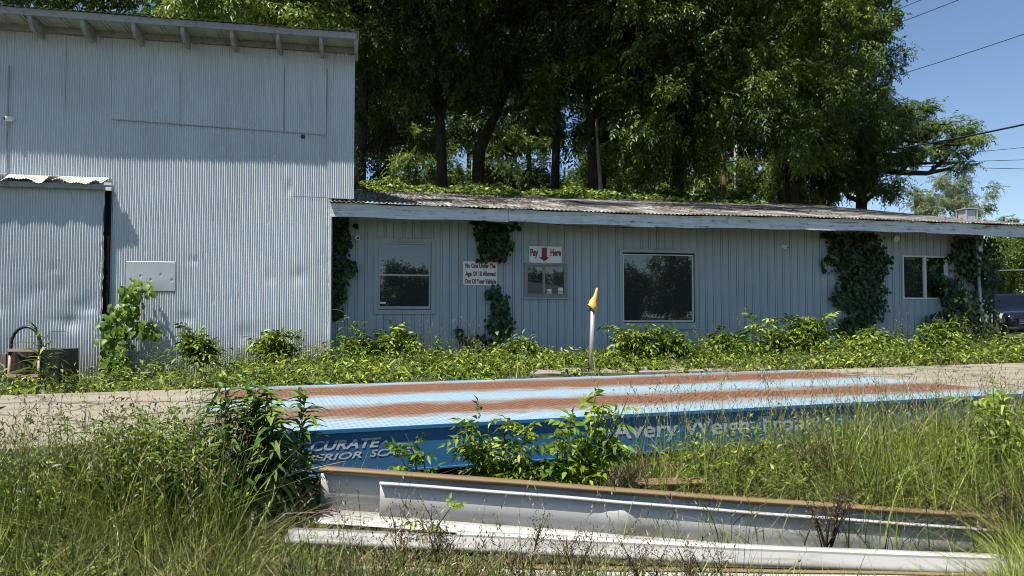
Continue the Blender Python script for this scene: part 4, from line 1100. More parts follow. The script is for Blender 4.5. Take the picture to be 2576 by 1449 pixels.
tree("dark tree hard against the tall barn's right corner", gb(905, 29), tp(915, 29, 15), .34,
     [bl(960, 60, 28, 3.0, 3, 2.6), bl(900, 250, 31, 2.2, 2, 2.6), bl(1010, 330, 31, 1.8, 2, 1.6), bl(908, 260, 27, .9, .9, 2.3), bl(950, -160, 25, 4, 3.5, 2.4), ov(-6.2, 16.3, 13.2, 2.7, 3.6, 1.3)], 2500, seed=3, tint=(.3, .2))
tree("straight dark trunk standing alone left of the leaning trunk", gb(1128, 29), tp(1112, 29, 16), .30,
     [bl(1080, 70, 27, 3.0, 3, 2.8), bl(1180, 190, 29, 2.6, 2.4, 2.2), bl(1110, -150, 25, 4.2, 4, 2.4), ov(-2.8, 16.9, 13.6, 2.7, 3.6, 1.3)], 2700, seed=4, tint=(.3, .2))
b0 = gb(1188, 30)
tree("dark tree whose trunk leans strongly to the right", b0, tp(1330, 30, 13), .31,
     [bl(1290, 120, 28, 2.8, 2.6, 2.6), bl(1230, 330, 33, 1.6, 2, 1.3), bl(1320, -120, 26, 3.6, 3.5, 2.6), ov(0.2, 17.5, 13.4, 2.7, 3.6, 1.3)], 2300, seed=5, tint=(.3, .2),
     trunkpts=[b0, at(1205, 380, 30), at(1262, 250, 30), at(1320, 60, 30), at(1340, -80, 30)])
tree("slim dark tree with upright trunk left of the forked tree", gb(1385, 31), tp(1392, 31, 15), .27,
     [bl(1400, 40, 28, 2.8, 2.8, 2.3), bl(1350, 210, 31, 2.2, 2.2, 1.5), bl(1450, -150, 26, 3.6, 3.6, 2.4), ov(2.8, 18.1, 13.8, 2.7, 3.6, 1.3)], 2200, seed=6, tint=(.32, .2))
b1 = gb(1505, 28)
tree("thick forked tree with a limb reaching left over the roof", b1, tp(1480, 28, 16), .42,
     [bl(1600, 90, 26, 3.1, 2.8, 2.8), bl(1640, 290, 26, 2.4, 2, 2.4), bl(1400, 240, 27, 1.6, 1.6, .9), bl(1560, -180, 26, 4.0, 3.6, 2.4), ov(5.4, 18.6, 13.6, 2.7, 3.6, 1.3)], 3300, seed=7, tint=(.4, .2),
     trunkpts=[b1, at(1500, 330, 28), at(1478, 180, 28), at(1455, 30, 28), at(1440, -100, 28)])
tree("slender tree with pale bark patch at the back of the roof", gb(1497, 26.4), at(1500, 300, 26.4), .14,
     [bl(1560, 420, 33, 1.6, 1.5, 1.0)], 260, seed=17, bark='barkpale', tint=(.4, .2))
tree("heavy leafy tree crown hanging low over the middle of the roof", gb(1700, 29), tp(1710, 29, 16), .36,
     [bl(1720, 60, 26, 3.0, 2.8, 2.8), bl(1750, 250, 25, 2.4, 2.2, 2.3), bl(1690, 380, 27, 1.7, 1.6, 1.3), bl(1760, -190, 29, 3.6, 3, 2.4), ov(8.2, 19.1, 14, 2.7, 3.6, 1.3)], 3900, seed=8, tint=(.5, .2))
tree("big tree crown left of the open sky, brightest at its right edge", gb(1990, 30), tp(2000, 30, 17), .40,
     [bl(1900, 60, 26, 2.8, 2.8, 3.0), bl(1930, 260, 26, 2.4, 2.2, 2.4), bl(2040, 90, 27, 2.3, 2.2, 2.6), bl(2075, 190, 28, 1.4, 1.6, 1.9), bl(2165, 40, 28, 1.2, 1.2, 1.5), bl(2010, 340, 27, 2.1, 1.8, 1.5),
      bl(2070, -60, 28, 2.4, 2.0, 2.2), bl(1960, -190, 30, 3.6, 3, 2.2), ov(11.2, 19.7, 14.2, 2.7, 3.6, 1.3)], 5200, seed=9, mat='treeleaf', tint=(.68, .22))
tree("wispy tree with thin open twigs against the sky", gb(2150, 34), tp(2190, 34, 13), .2,
     [bl(2230, 40, 32, 1.0, 1.0, .9), bl(2215, 170, 33, 1.2, 1.0, .9), bl(2180, 250, 33, 1.1, 1.0, .7), bl(2270, 120, 33, .5, .5, .5), bl(2240, 275, 33, .9, .9, .35)], 420, seed=10, tint=(.45, .2), shell=.1, leaf=.16)
# right tree with the long horizontal limb
b2 = gb(2160, 32)
e2 = tree("spreading tree with a long bare limb reaching right under leaf pads", b2, at(2160, 250, 32), .36,
     [bl(2200, 290, 31, 1.7, 1.5, 1.1), bl(2150, 330, 30, 1.7, 1.5, .9), bl(2310, 280, 32, 1.1, 1.0, .45), bl(2290, 335, 32, 1.2, 1.0, .45), bl(2230, 390, 31, 1.7, 1.2, .55), bl(2400, 320, 32, 1.3, 1.1, .5),
      bl(2430, 370, 32, 1.2, 1.0, .5), bl(2350, 385, 31.5, 1.3, 1.0, .35), bl(2420, 415, 32, .8, .8, .22), bl(2180, 455, 30, 2.0, 1.4, .6), bl(2230, 480, 31, .9, .9, .3), bl(2060, 440, 30, 1.5, 1.3, 1.0)], 3300, seed=12, tint=(.62, .22), shell=.2, leaf=.15, hang=.1)
t = MB(); t.tube([at(2140, 440, 32), at(2200, 425, 32), at(2265, 434, 32), at(2330, 436, 32), at(2385, 425, 32), at(2430, 405, 32)], [.2, .16, .13, .11, .07, .03], 8)
t.tube([at(2335, 437, 32), at(2375, 400, 32), at(2420, 360, 32), at(2440, 330, 32)], [.09, .07, .05, .02], 7)
t.tube([at(2262, 434, 32), at(2300, 395, 32), at(2320, 340, 32)], [.07, .05, .02], 7)
t.tube([at(2150, 440, 32), at(2190, 470, 32), at(2230, 490, 32)], [.1, .06, .03], 7)
t.build("limb", M['bark'], e2, smooth=True)
tree("pale feathery young tree low against the sky at the far right", gb(2400, 40), tp(2400, 40, 7.6), .14,
     [bl(2330, 500, 39, 1.3, 1.2, .9), bl(2400, 470, 40, 1.2, 1.2, 1.2), bl(2460, 500, 39, 1.0, 1.2, .8), bl(2395, 520, 39, 2.2, 1.2, .7)], 900, seed=13, mat='paleleaf', leaf=.13, tint=(.5, .25), bark='barkpale', shell=.1)
tree("lit leafy bush crown behind the black SUV", gb(2540, 36), tp(2540, 36, 5), .16,
     [bl(2540, 660, 35, 2.2, 1.6, 1.2), bl(2610, 640, 36, 2.2, 1.6, 1.8), bl(2480, 680, 36, 1.6, 1.4, 1.3)], 1500, seed=14, mat='brightleaf', leaf=.17)
tree("grey green tree between the eave end and the gate", gb(2520, 44), tp(2520, 44, 7), .16,
     [bl(2520, 625, 44, 2.0, 1.8, 1.1), bl(2600, 600, 44, 2.4, 1.8, 1.4), bl(2560, 690, 44, 2.6, 1.6, 1.3)], 900, seed=15, mat='paleleaf', leaf=.18)
# lit shrubs seen under the canopy behind the roof
for i, (x, y, Y, rx, rz, lab) in enumerate(((1050, 400, 40, 1.8, 1.6, "sunlit bush seen beside the barn under the dark canopy"),
        (1260, 395, 41, 1.7, 1.9, "sunlit bush seen between the leaning trunk and the slim trunk"),
        (1420, 420, 42, 2.0, 1.7, "sunlit bush seen just left of the forked trunk"),
        (1730, 425, 38, 2.6, 1.7, "bright bush left of the brown utility pole"),
        (1960, 440, 36, 2.2, 1.6, "bright bush right of the grey utility pole"),
        (2060, 350, 35, 1.9, 1.8, "bright green crown behind the low edge of the big tree"),
        (1600, 440, 44, 2.6, 1.3, "dim bush low behind the heavy crown"))):
    tree(lab, gb(x, Y), at(x, y, Y), .12, [bl(x, y, Y, rx, 1.4, rz), bl(x + 40, y + 40, Y, rx, 1.4, rz * .8)], 620, seed=30 + i, mat='treeleaf' if i in (1, 2, 6) else 'brightleaf', leaf=.17, group="sunlit bushes behind the roof", name="tall_bush", nl=9)
# tree behind the barn
tree("bright drooping crown over the tall barn's roof", Vector((at(620, 100, 27).x, 29, -.1)), Vector((at(600, 50, 27).x, 28.5, 14)), .34,
     [bl(590, 30, 25, 2.4, 2, 1.3), bl(730, 60, 25, 1.7, 1.5, 1.0), bl(480, 45, 25.5, 1.3, 1.5, .9), bl(770, 10, 25.5, 1.6, 1.5, 1.2), bl(560, -120, 26, 3.2, 2.5, 2.0)], 1700, seed=21, mat='brightleaf', tint=(.62, .25), hang=.35, leaf=.27, lw=.36, droop=.4)
tree("dark tree behind the left end of the tall barn", Vector((at(150, 100, 31).x, 31, -.1)), Vector((at(150, 50, 31).x, 31, 15)), .34,
     [bl(160, -10, 29, 3.4, 3, 2.2), bl(330, 20, 31, 2.6, 2.6, 2.2), bl(20, 10, 30, 2.6, 2.6, 2.2), bl(250, -170, 26, 4, 3, 2.0)], 2200, seed=22, tint=(.45, .2))
tree("dark crown between the barn's bright crown and the corner tree", Vector((at(780, 100, 33).x, 33, -.1)), Vector((at(790, 50, 33).x, 33, 15)), .3,
     [bl(800, 30, 32, 3.0, 2.6, 2.6), bl(650, 0, 32, 3.2, 2.6, 2.6), bl(880, 120, 33, 2.4, 2.6, 3.2)], 2000, seed=23, tint=(.3, .2))
# a deeper row closing the wood
for i, (x, Y) in enumerate(((980, 44), (1180, 47), (1340, 45), (1520, 49), (1700, 46), (1880, 45), (2040, 43))):
    tree(("dim back-row tree deep in the wood, " + ["nearest the barn", "second from the barn", "third from the barn", "behind the forked tree", "behind the heavy crown", "left of the big tree's edge", "furthest right"][i]),
         gb(x, Y), tp(x, Y, 17), .26, [bl(x, 130, Y, 4.0, 2.5, 4.2), bl(x + 60, 330, Y, 3.2, 2.2, 1.8), bl(x - 70, 290, Y, 3.0, 2.2, 2.2), bl(x + 20, 430, Y, 3.4, 2.0, 1.3), bl(x, -60, Y - 1, 4.2, 3, 3)], 2900, seed=50 + i, leaf=.34, tint=(.25, .2), group="back row of the wood")
# trees across the road behind the camera: only their mirror image in the windows is seen
for i, (x, y, h) in enumerate(((6, -38, 4.5), (11, -36, 5.8), (22, -34, 5.5), (27, -35, 5.0), (34, -36, 6.0), (38.5, -34, 8.0), (43, -35, 6.5), (44, -12, 7.5), (52, -17, 8.5), (62, -22, 9.5))):
    tree(["low tree mirrored at the left of the double hung window", "rounded tree mirrored in the double hung window", "low tree mirrored left in the pay window", "low tree mirrored right in the pay window", "tree mirrored at the left of the big window", "tallest tree mirrored in the middle of the big window", "tree mirrored at the right of the big window", "near tree mirrored at the left of the far right window", "taller tree mirrored in the middle of the far right window", "tallest tree mirrored in the far right window"][i],
         (x, y, -.6), (x, y, h * .8), .2, [(x, y, h * .6, 2.4, 2, h * .42), (x + 1.6, y, h * .42, 1.8, 1.6, h * .3), (x - 1.7, y, h * .4, 1.8, 1.6, h * .28)], 1500, seed=70 + i, leaf=.34, droop=.2, shell=.15, group="trees across the road, mirrored in the glass")
bb = empty("far_shed", (14, -14, -.6), "dark gabled shed across the road, mirrored in the pay window", "shed")
t = MB(); t.box((9.0, -17, -.6), (7, 0, 0), (0, 5, 0), (0, 0, 2.6)); t.build("wall", M['barnbrown'], bb)
t = MB(); t.add([(8.7, -17.2, 2.0), (16.3, -17.2, 2.0), (16.3, -11.8, 2.0), (8.7, -11.8, 2.0), (8.7, -14.5, 3.9), (16.3, -14.5, 2.9)], [(0, 1, 5, 4), (2, 3, 4, 5), (0, 4, 3), (1, 2, 5), (0, 3, 2, 1)]); t.build("roof", M['barnbrown'], bb)

# ---------------------------------------------------------------- ivy on the walls
def in_poly(x, y, poly):
    c = np.zeros(len(x), bool); j = len(poly) - 1
    for i in range(len(poly)):
        xi, yi = poly[i]; xj, yj = poly[j]
        k = ((yi > y) != (yj > y)) & (x < (xj - xi) * (y - yi) / (yj - yi + 1e-9) + xi); c ^= k; j = i
    return c
def ivy(label, polys, n, leaf, Z0=ZL, depth=0.22, mat='vineleaf', seed=1, stems=(), tint=(.4, .25), cat="vine", name="wall_vine", lw=.85, runners=()):
    r = np.random.default_rng(seed); xs, ys = [], []
    for poly, share in polys:
        x0, x1 = min(p[0] for p in poly), max(p[0] for p in poly); y0, y1 = min(p[1] for p in poly), max(p[1] for p in poly)
        x = r.uniform(x0, x1, n * 6); y = r.uniform(y0, y1, n * 6); k = in_poly(x, y, poly)
        m = int(n * share); xs.append(x[k][:m]); ys.append(y[k][:m])
    x = np.concatenate(xs); y = np.concatenate(ys); x = x + r.normal(0, 5, len(x)); y = y + r.normal(0, 4, len(x))
    hole = np.sin(x * .11 + seed) * np.sin(y * .09 + seed * 2) + .6 * np.sin(x * .31) * np.sin(y * .23); kk = hole < r.uniform(.15, 1.3, len(x)); x, y = x[kk], y[kk]
    for s_ in list(stems) + list(runners):
        f_ = r.uniform(0, 1, 26); q_ = f_ * (len(s_) - 1); i_ = np.minimum(q_.astype(int), len(s_) - 2); s2 = np.array(s_, float); w2 = (q_ - i_)[:, None]
        pp_ = s2[i_] * (1 - w2) + s2[i_ + 1] * w2; x = np.concatenate([x, pp_[:, 0] + r.normal(0, 3, 26)]); y = np.concatenate([y, pp_[:, 1] + r.normal(0, 3, 26)])
    m = len(x)
    P = np.array([wp(*wall_uz(a, b, Z0), Z0, 0.02 + depth * r.uniform() ** 1.3) for a, b in zip(x, y)])
    D = np.array(NW)[None] * r.uniform(.1, .7, (m, 1)) + np.array([0, 0, -1.0]) * r.uniform(.4, 1.2, (m, 1)) + np.array(U)[None] * r.normal(0, .6, (m, 1))
    N = np.array(NW)[None] * 1.0 + np.array([0, 0, .55]) + r.normal(0, .3, (m, 3))
    L = leaf * .78 * r.uniform(.45, 1.3, m)
    e = empty(name, P.mean(0) * [1, 1, 0], label, cat, "vines climbing the walls")
    B = Batch(); B.leaves(P, D, N, L, L * lw, np.clip(tint[0] + r.normal(0, tint[1], m), 0, 1), ribs=True, fold=.12, droop=.2)
    V = np.concatenate(B.V); o = mesh_np("foliage", V, np.concatenate(B.F), M[mat], e, np.concatenate(B.T))
    if stems:
        t = MB()
        for s in list(stems) + list(runners): t.tube([wp(*wall_uz(a, b, Z0), Z0, .03) for a, b in s], .010, 5)
        t.build("stem", M['bark'], e)
    return e
ivy("dark vine hanging down the shaded corner where office meets barn", [([(834, 548), (872, 548), (878, 600), (868, 640), (874, 655), (893, 662), (890, 682), (866, 690), (868, 740), (852, 790), (836, 790)], 1)], 760, .15, seed=1, stems=[[(850, 548), (845, 800)]])
ivy("dark curtain of ivy hanging from the eave over the age sign", [([(1190, 552), (1278, 552), (1276, 575), (1280, 630), (1268, 655), (1238, 650), (1215, 656), (1206, 640), (1200, 600)], .8), ([(1222, 725), (1258, 722), (1256, 750), (1230, 750)], .06),
    ([(1232, 780), (1268, 765), (1290, 820), (1280, 850), (1240, 850), (1222, 820)], .2), ([(1165, 850), (1250, 835), (1245, 900), (1160, 905)], .25)], 1150, .14, seed=2, runners=[[(1284, 560), (1300, 575)], [(1165, 860), (1150, 820)]], stems=[[(1240, 735), (1238, 780), (1243, 900)], [(1252, 740), (1262, 830), (1255, 900)], [(1274, 740), (1270, 860)]])
ivy("large dark ivy mass between the big window and the far right window", [([(2075, 588), (2200, 588), (2215, 640), (2218, 690), (2200, 720), (2215, 760), (2205, 800), (2170, 815), (2140, 780), (2100, 770), (2085, 742), (2110, 700), (2085, 650)], .78),
    ([(2110, 800), (2170, 790), (2160, 850), (2120, 862), (2095, 830)], .15)], 2500, .13, seed=3, runners=[[(2085, 640), (2066, 655), (2070, 690)], [(2210, 640), (2228, 660)], [(2085, 585), (2062, 592)], [(2200, 720), (2224, 735)], [(2170, 815), (2200, 850), (2215, 868)]], stems=[[(2130, 780), (2140, 870)], [(2150, 800), (2145, 880)]])
ivy("dark vine climbing around the far right window and downpipe", [([(2385, 600), (2478, 596), (2494, 640), (2476, 720), (2440, 700), (2400, 690), (2392, 650)], .5), ([(2345, 690), (2400, 700), (2420, 760), (2430, 800), (2420, 860), (2320, 860), (2320, 800), (2370, 770)], .4),
    ([(2440, 700), (2478, 700), (2476, 860), (2440, 860)], .22)], 2100, .13, seed=4, runners=[[(2370, 770), (2352, 720)], [(2385, 640), (2372, 655)], [(2400, 700), (2420, 790), (2452, 800)]], depth=.45, stems=[[(2400, 700), (2385, 870)], [(2415, 690), (2430, 870)]])
ivy("bright young grape vine climbing beside the sliding door", [([(312, 735), (335, 708), (375, 706), (385, 720), (362, 745), (352, 790), (335, 800), (318, 770)], .3), ([(335, 800), (385, 812), (408, 825), (402, 842), (350, 838)], .14), ([(285, 770), (310, 765), (322, 800), (318, 860), (330, 925), (268, 930), (262, 850), (272, 800)], .56)], 460, .165, Z0=ZD, depth=.35, mat='sapleaf', seed=6, tint=(.35, .25),
    stems=[[(330, 720), (322, 800), (300, 930)], [(325, 790), (350, 840), (398, 832)], [(300, 930), (285, 840), (290, 790)]], lw=.8)

# vine mat along the back of the low roof
r = np.random.default_rng(91); m = 15000
uu = r.uniform(uR2 + .1, wall_uz(2010, 500, ZF + 9)[0], m); ee = 1 - np.abs(r.normal(0, .075, m)) - .04 * (1 + np.sin(uu * 2.1)) * r.uniform(0, 1, m)
hgt = .04 + .22 * r.uniform(0, 1, m) * (1 + .7 * np.sin(uu * 1.9) + .4 * np.sin(uu * 5)) * np.clip((ee - .82) / .15, 0, 1)
P = np.array([roof_pt(float(a), float(b), float(c)) for a, b, c in zip(uu, np.clip(ee, .7, 1.01), hgt)])
B = Batch(); D = r.normal(0, 1, (m, 3)); D[:, 2] = r.uniform(-.3, .4, m); D[:, 1] -= .4
N = r.normal(0, .35, (m, 3)) + np.array([0, -.4, 1.0]); L = .15 * r.uniform(.6, 1.2, m)
B.leaves(P, D, N, L, L * .8, np.clip(.45 + .3 * r.normal(size=m), 0, 1))
tag(B.build("roof_vine_mat", M['weedleaf']), "low green vine mat creeping along the back edge of the tin roof", "vine", kind="stuff")
# dead leaves and twigs on the roof
m = 1500; uu = r.uniform(uR2 + .1, uE1 - .4, m); ee = r.uniform(.03, .95, m) ** .9
keep = (np.sin(uu * 1.7) + np.sin(uu * .9 + 2) + r.normal(0, .8, m)) > .2; uu, ee = uu[keep], ee[keep]; m = len(uu)
P = np.array([roof_pt(float(a), float(b), .022) for a, b in zip(uu, ee)]); B = Batch()
D = r.normal(0, 1, (m, 3)); D[:, 2] *= .15; L = .10 * r.uniform(.5, 1.4, m)
B.leaves(P, D, np.tile([[0, -.2, 1.0]], (m, 1)) + r.normal(0, .2, (m, 3)), L, L * .5, r.uniform(0, .7, m))
tag(B.build("roof_leaf_litter", M['brownweed']), "scattered dead leaves lying on the tin roof", "leaf litter", kind="stuff")

# ---------------------------------------------------------------- weeds between the platform and the walls
def q_of(X, Y): return X * SN.x + (Y - 5.56) * SN.y
def wq(X, Y, Z0): return (Y - 0.2 * X) - Z0       # <0 in front of the wall line
def band(n, r, x0=-10.5, x1=13.5):
    X = r.uniform(x0, x1, n); Y = r.uniform(6.5, 18.5, n)
    k = (q_of(X, Y) < -3.42) & (wq(X, Y, np.where(X < -3.2, ZD - .05, ZL - .04)) < 0)
    return X[k], Y[k]
def small_weeds(B, X, Y, h, r, leaf=.07, nleaf=9, tint=.5, tvar=.2):
    for j in range(nleaf):
        m = len(X); hh = h * (j + .8) / nleaf; an = r.uniform(0, 2 * np.pi, m)
        P = np.stack([X + r.normal(0, .03, m) + hh * .12 * np.cos(an), Y + r.normal(0, .03, m) + hh * .12 * np.sin(an), gz(X, Y) + hh], 1)
        D = np.stack([np.cos(an), np.sin(an), r.uniform(-.2, 1.5, m)], 1)
        L = leaf * r.uniform(.6, 1.4, m)
        B.leaves(P, D, np.tile([[0, 0, 1.0]], (m, 1)) + r.normal(0, .3, (m, 3)), L, L * r.uniform(.22, .45, m), np.clip(tint + r.normal(0, tvar, m) + .12 * (j / nleaf - .5), 0, 1), droop=.35)
r = np.random.default_rng(101)
X, Y = band(30000, r); nzm = np.sin(X * 3.1 + np.sin(Y * 2.2)) * np.sin(Y * 3.7 + X) + .5 * np.sin(X * 7.3) * np.sin(Y * 6.1); sel = nzm > r.uniform(-.6, 1.0, len(X)); X, Y = X[sel], Y[sel]
gapm = (X > .35) & (X < 3.4) & (q_of(X, Y) > -5.0)      # bare strip by the pay window
sel = ~(gapm & (r.uniform(size=len(X)) < .9)); X, Y = X[sel], Y[sel]
wall_d = -(wq(X, Y, ZL)); hv = .04 + .34 * r.uniform(0, 1, len(X)) ** 3 + .12 * r.uniform(0, 1, len(X)) + .10 * np.clip(np.sin(X * 1.3) + np.sin(X * .7 + 2), 0, 2) * r.uniform(0, 1, len(X))
hv = hv * .85; hv = np.where(X > 3.4, hv * 1.45, hv); hv = np.where((X > .35) & (X < 3.4), hv * .6, hv); hv = np.where(X < -3, hv * 1.35, hv)
B = Batch(); small_weeds(B, X, Y, hv, r, .10, 9, .46, .42)
tag(B.build("low_weeds", M['weedleaf']), "low bright leafy weeds growing between the platform and the walls", "weeds", kind="stuff")
X, Y = band(24000, r); sel = ~((X > .35) & (X < 3.4) & (r.uniform(size=len(X)) < .85)); X, Y = X[sel], Y[sel]; n = len(X)
B = Batch(); blades(B, np.stack([X, Y, gz(X, Y)], 1), r.uniform(.12, .46, n) * (.75 + .35 * np.sin(X * 1.9) * np.sin(X * .6 + 1)), r.uniform(.005, .011, n), r.uniform(.1, .8, n), np.clip(r.normal(.6, .2, n), 0, 1), r=r)
tag(B.build("yard_grass", M['grass']), "green grass tufts among the weeds before the walls", "grass", kind="stuff")
def seedgrass(B, BS, X, Y, h, r, tint=.5):
    n = len(X); P = np.stack([X, Y, gz(X, Y)], 1)
    tips, A = blades(B, P, h, np.full(n, .0035), r.uniform(.05, .4, n), np.clip(r.normal(tint, .15, n), 0, 1), 5, .9, r)
    for j in range(9):
        m = n; P2 = tips - np.stack([A[:, 0] * .012 * j, A[:, 1] * .012 * j, np.full(m, .016 * j)], 1)
        D = rand_dirs(m, r) * .5 + np.array([0, 0, .8]) + A * .3
        BS.leaves(P2, D, rand_dirs(m, r), r.uniform(.018, .035, m), r.uniform(.004, .008, m), np.clip(r.normal(.55, .2, m), 0, 1))
B = Batch(); BS = Batch()
for (xa, xb, cnt, hm) in ((1060, 1200, 90, .85), (1700, 1880, 90, .9), (2200, 2460, 90, 1.0), (420, 800, 60, .6), (880, 1000, 16, .7)):
    X = []; Y = []
    for _ in range(cnt):
        p = wp(lu(r.uniform(xa, xb)), 0, ZL if xa > 830 else ZM, r.uniform(.12, .9)); X.append(p.x); Y.append(p.y)
    seedgrass(B, BS, np.array(X), np.array(Y), r.uniform(.5, 1.15, cnt) * hm, r)
tag(B.build("wall_foot_grass", M['grass']), "tall thin grass stalks at the foot of the office wall", "grass", kind="stuff")
tag(BS.build("wall_foot_seed_heads", M['straw']), "pale seed heads of the tall grass at the wall foot", "grass", kind="stuff")

# ---------------------------------------------------------------- individual weeds, shrubs and saplings
def lance_plant(label, foot, stems, h, leaf, mat='darkweed', seed=1, spread=.18, tint=(.45, .2), dens=26, group="tall leafy weeds", name="tall_weed", lw=.2, lean=.15, cat="plant"):
    r = np.random.default_rng(seed); foot = Vector(foot); e = empty(name, foot, label, cat, group)
    t = MB(); B = Batch()
    for s in range(stems):
        hs = h * r.uniform(.7, 1.05); b = foot + Vector((r.normal(0, spread), r.normal(0, spread), 0)); l_ = Vector((r.normal(0, lean), r.normal(0, lean), 1)) * hs
        pts = [b, b + l_ * .5 + Vector((r.normal(0, .02), 0, 0)), b + l_]; t.tube(pts, [.006, .004, .002], 5)
        m = int(dens * hs / .6); f = np.linspace(.1, 1, m); an = np.arange(m) * 2.4 + r.uniform(0, 6)
        P = np.array(b)[None] + np.array(l_)[None] * f[:, None]
        up = .2 + .8 * f
        D = np.stack([np.cos(an), np.sin(an), up - .3], 1) + r.normal(0, .3, (m, 3))
        L = leaf * (1.1 - .5 * f) * r.uniform(.8, 1.15, m)
        B.leaves(P, D, np.tile([[0, 0, 1.0]], (m, 1)), L, L * lw, np.clip(tint[0] + r.normal(0, tint[1], m) + .25 * (f - .5), 0, 1), ribs=True, droop=.55, fold=.2)
    t.build("stem", M['darkweed'], e); t2 = B.build("foliage", M[mat], e)
    return e
def sapling(label, foot, stems, mat='sapleaf', seed=1, leaf=.08, nl=9, n=14, tint=(.5, .25), group="leafy saplings before the platform", name="sapling", droop=.35, lw=.45):
    """stems: list of point lists"""
    r = np.random.default_rng(seed); foot = Vector(foot); e = empty(name, foot, label, "sapling", group); t = MB(); B = Batch()
    for pts in stems:
        pts = [Vector(p) for p in pts]; t.tube(pts, [.009 * (1 - .7 * k / (len(pts) - 1)) for k in range(len(pts))], 6)
        m = n; f = r.uniform(.18, 1, m); P = []; T = []
        for q in f:
            j = q * (len(pts) - 1); i0 = min(int(j), len(pts) - 2); P.append(pts[i0].lerp(pts[i0 + 1], j - i0)); T.append(pts[i0 + 1] - pts[i0])
        T = unit(np.array(T)); D = T * .5 + rand_dirs(m, r) * .8; D[:, 2] = np.abs(D[:, 2]) * .6 + .1
        spray(B, np.array(P), D, nl, leaf * r.uniform(.75, 1.2, m), leaf * lw * r.uniform(.85, 1.1, m), np.clip(tint[0] + r.normal(0, tint[1], m), 0, 1), r, droop, .9)
    t.build("stem", M['bark'], e, smooth=True); B.build("foliage", M[mat], e); return e
def fg(x, Y): 
    p = at(x, 1200, Y); return Vector((p.x, Y, float(gz(p.x, Y))))
def stemto(x0, Y0, x1, y1, Y1, k=3, r=rnd):
    a = fg(x0, Y0); b = at(x1, y1, Y1); out = [a]
    for i in range(1, k): 
        p = a.lerp(b, i / k) + Vector((r.uniform(-.03, .03), r.uniform(-.03, .03), r.uniform(0, .04))); out.append(p)
    return out + [b]
# bright sapling and its darker neighbour in front of the platform
sapling("bright yellow green sapling in front of the platform, right of the dark shrub", fg(1440, 5.0), [stemto(1440, 5.0, x, y, 4.95) for x, y in ((1500, 990), (1580, 1000), (1430, 1060), (1400, 1100), (1540, 1060), (1480, 1130), (1410, 1160), (1560, 1120), (1450, 1200), (1520, 1020))], n=17, seed=1, leaf=.075, nl=7, tint=(.55, .25), lw=.5)
sapling("darker green drooping shrub left of the bright sapling", fg(1250, 5.05), [stemto(1250, 5.05, x, y, 5.0) for x, y in ((1270, 1050), (1200, 1060), (1330, 1070), (1170, 1100), (1240, 1120), (1310, 1130), (1180, 1150), (1290, 1170), (1230, 1190), (1345, 1180))], n=17, seed=2, leaf=.075, nl=9, mat='weedleaf', tint=(.5, .22), lw=.38)
sapling("small sprig of yellow green leaves left of the drooping shrub", fg(1060, 4.9), [stemto(1080, 4.95, x, y, 4.9) for x, y in ((1020, 1090), (1060, 1130), (1000, 1130), (1090, 1170), (1040, 1180))], n=9, seed=3, leaf=.07, nl=7, tint=(.45, .2), lw=.5)
sapling("small seedling with lit leaves growing among the white sheets", fg(1085, 4.0), [stemto(1070, 4.0, x, y, 3.95) for x, y in ((1135, 1275), (1060, 1300), (1090, 1310), (1075, 1350))], n=6, seed=4, leaf=.045, nl=7, tint=(.6, .2), lw=.5)
sapling("leafy bush at the right end of the platform", fg(2480, 5.6), [stemto(2480, 5.6, x, y, 5.6) for x, y in ((2450, 1010), (2520, 1000), (2560, 1040), (2420, 1070), (2500, 1080), (2570, 1110), (2450, 1120), (2530, 1150), (2600, 1060), (2400, 1130))], n=16, seed=5, leaf=.085, nl=7, tint=(.5, .25), lw=.42)
lance_plant("single tall weed spike rising at the right edge", fg(2500, 5.2), 2, .98, .17, 'weedleaf', seed=6, spread=.03, tint=(.6, .2), lean=.03)
lance_plant("dense clump of dark lance leaved stems at the platform's left corner", fg(648, 4.42), 24, .92, .23, 'darkweed', seed=7, spread=.11, lean=.06, dens=34, tint=(.6, .25), lw=.25)
lance_plant("shorter dark lance leaved clump left of the dense one", fg(560, 4.3), 9, .72, .2, 'darkweed', seed=8, spread=.12, tint=(.55, .25), lw=.25)
lance_plant("large drooping lance leaved weed before the crate", Vector((at(112, 980, 8.0).x, 8.0, .1)), 3, .62, .34, 'weedleaf', seed=9, spread=.03, tint=(.5, .2), dens=12, lean=.05, lw=.18)
lance_plant("lone long leaved weed on the left concrete edge", fg(185, 4.5), 2, .62, .24, 'weedleaf', seed=10, spread=.04, tint=(.4, .2), dens=12, lean=.05, lw=.2)
lance_plant("milkweed like stem with broad leaves before the scale lettering", fg(1650, 5.2), 2, .50, .19, 'weedleaf', seed=11, spread=.03, tint=(.55, .2), dens=10, lw=.28)
lance_plant("tall bent weed with wide drooping leaves at the barn's right corner", Vector((at(885, 900, 13.2).x, 13.2, 0)), 3, .95, .38, 'weedleaf', seed=12, spread=.05, tint=(.4, .2), dens=10, lw=.22)
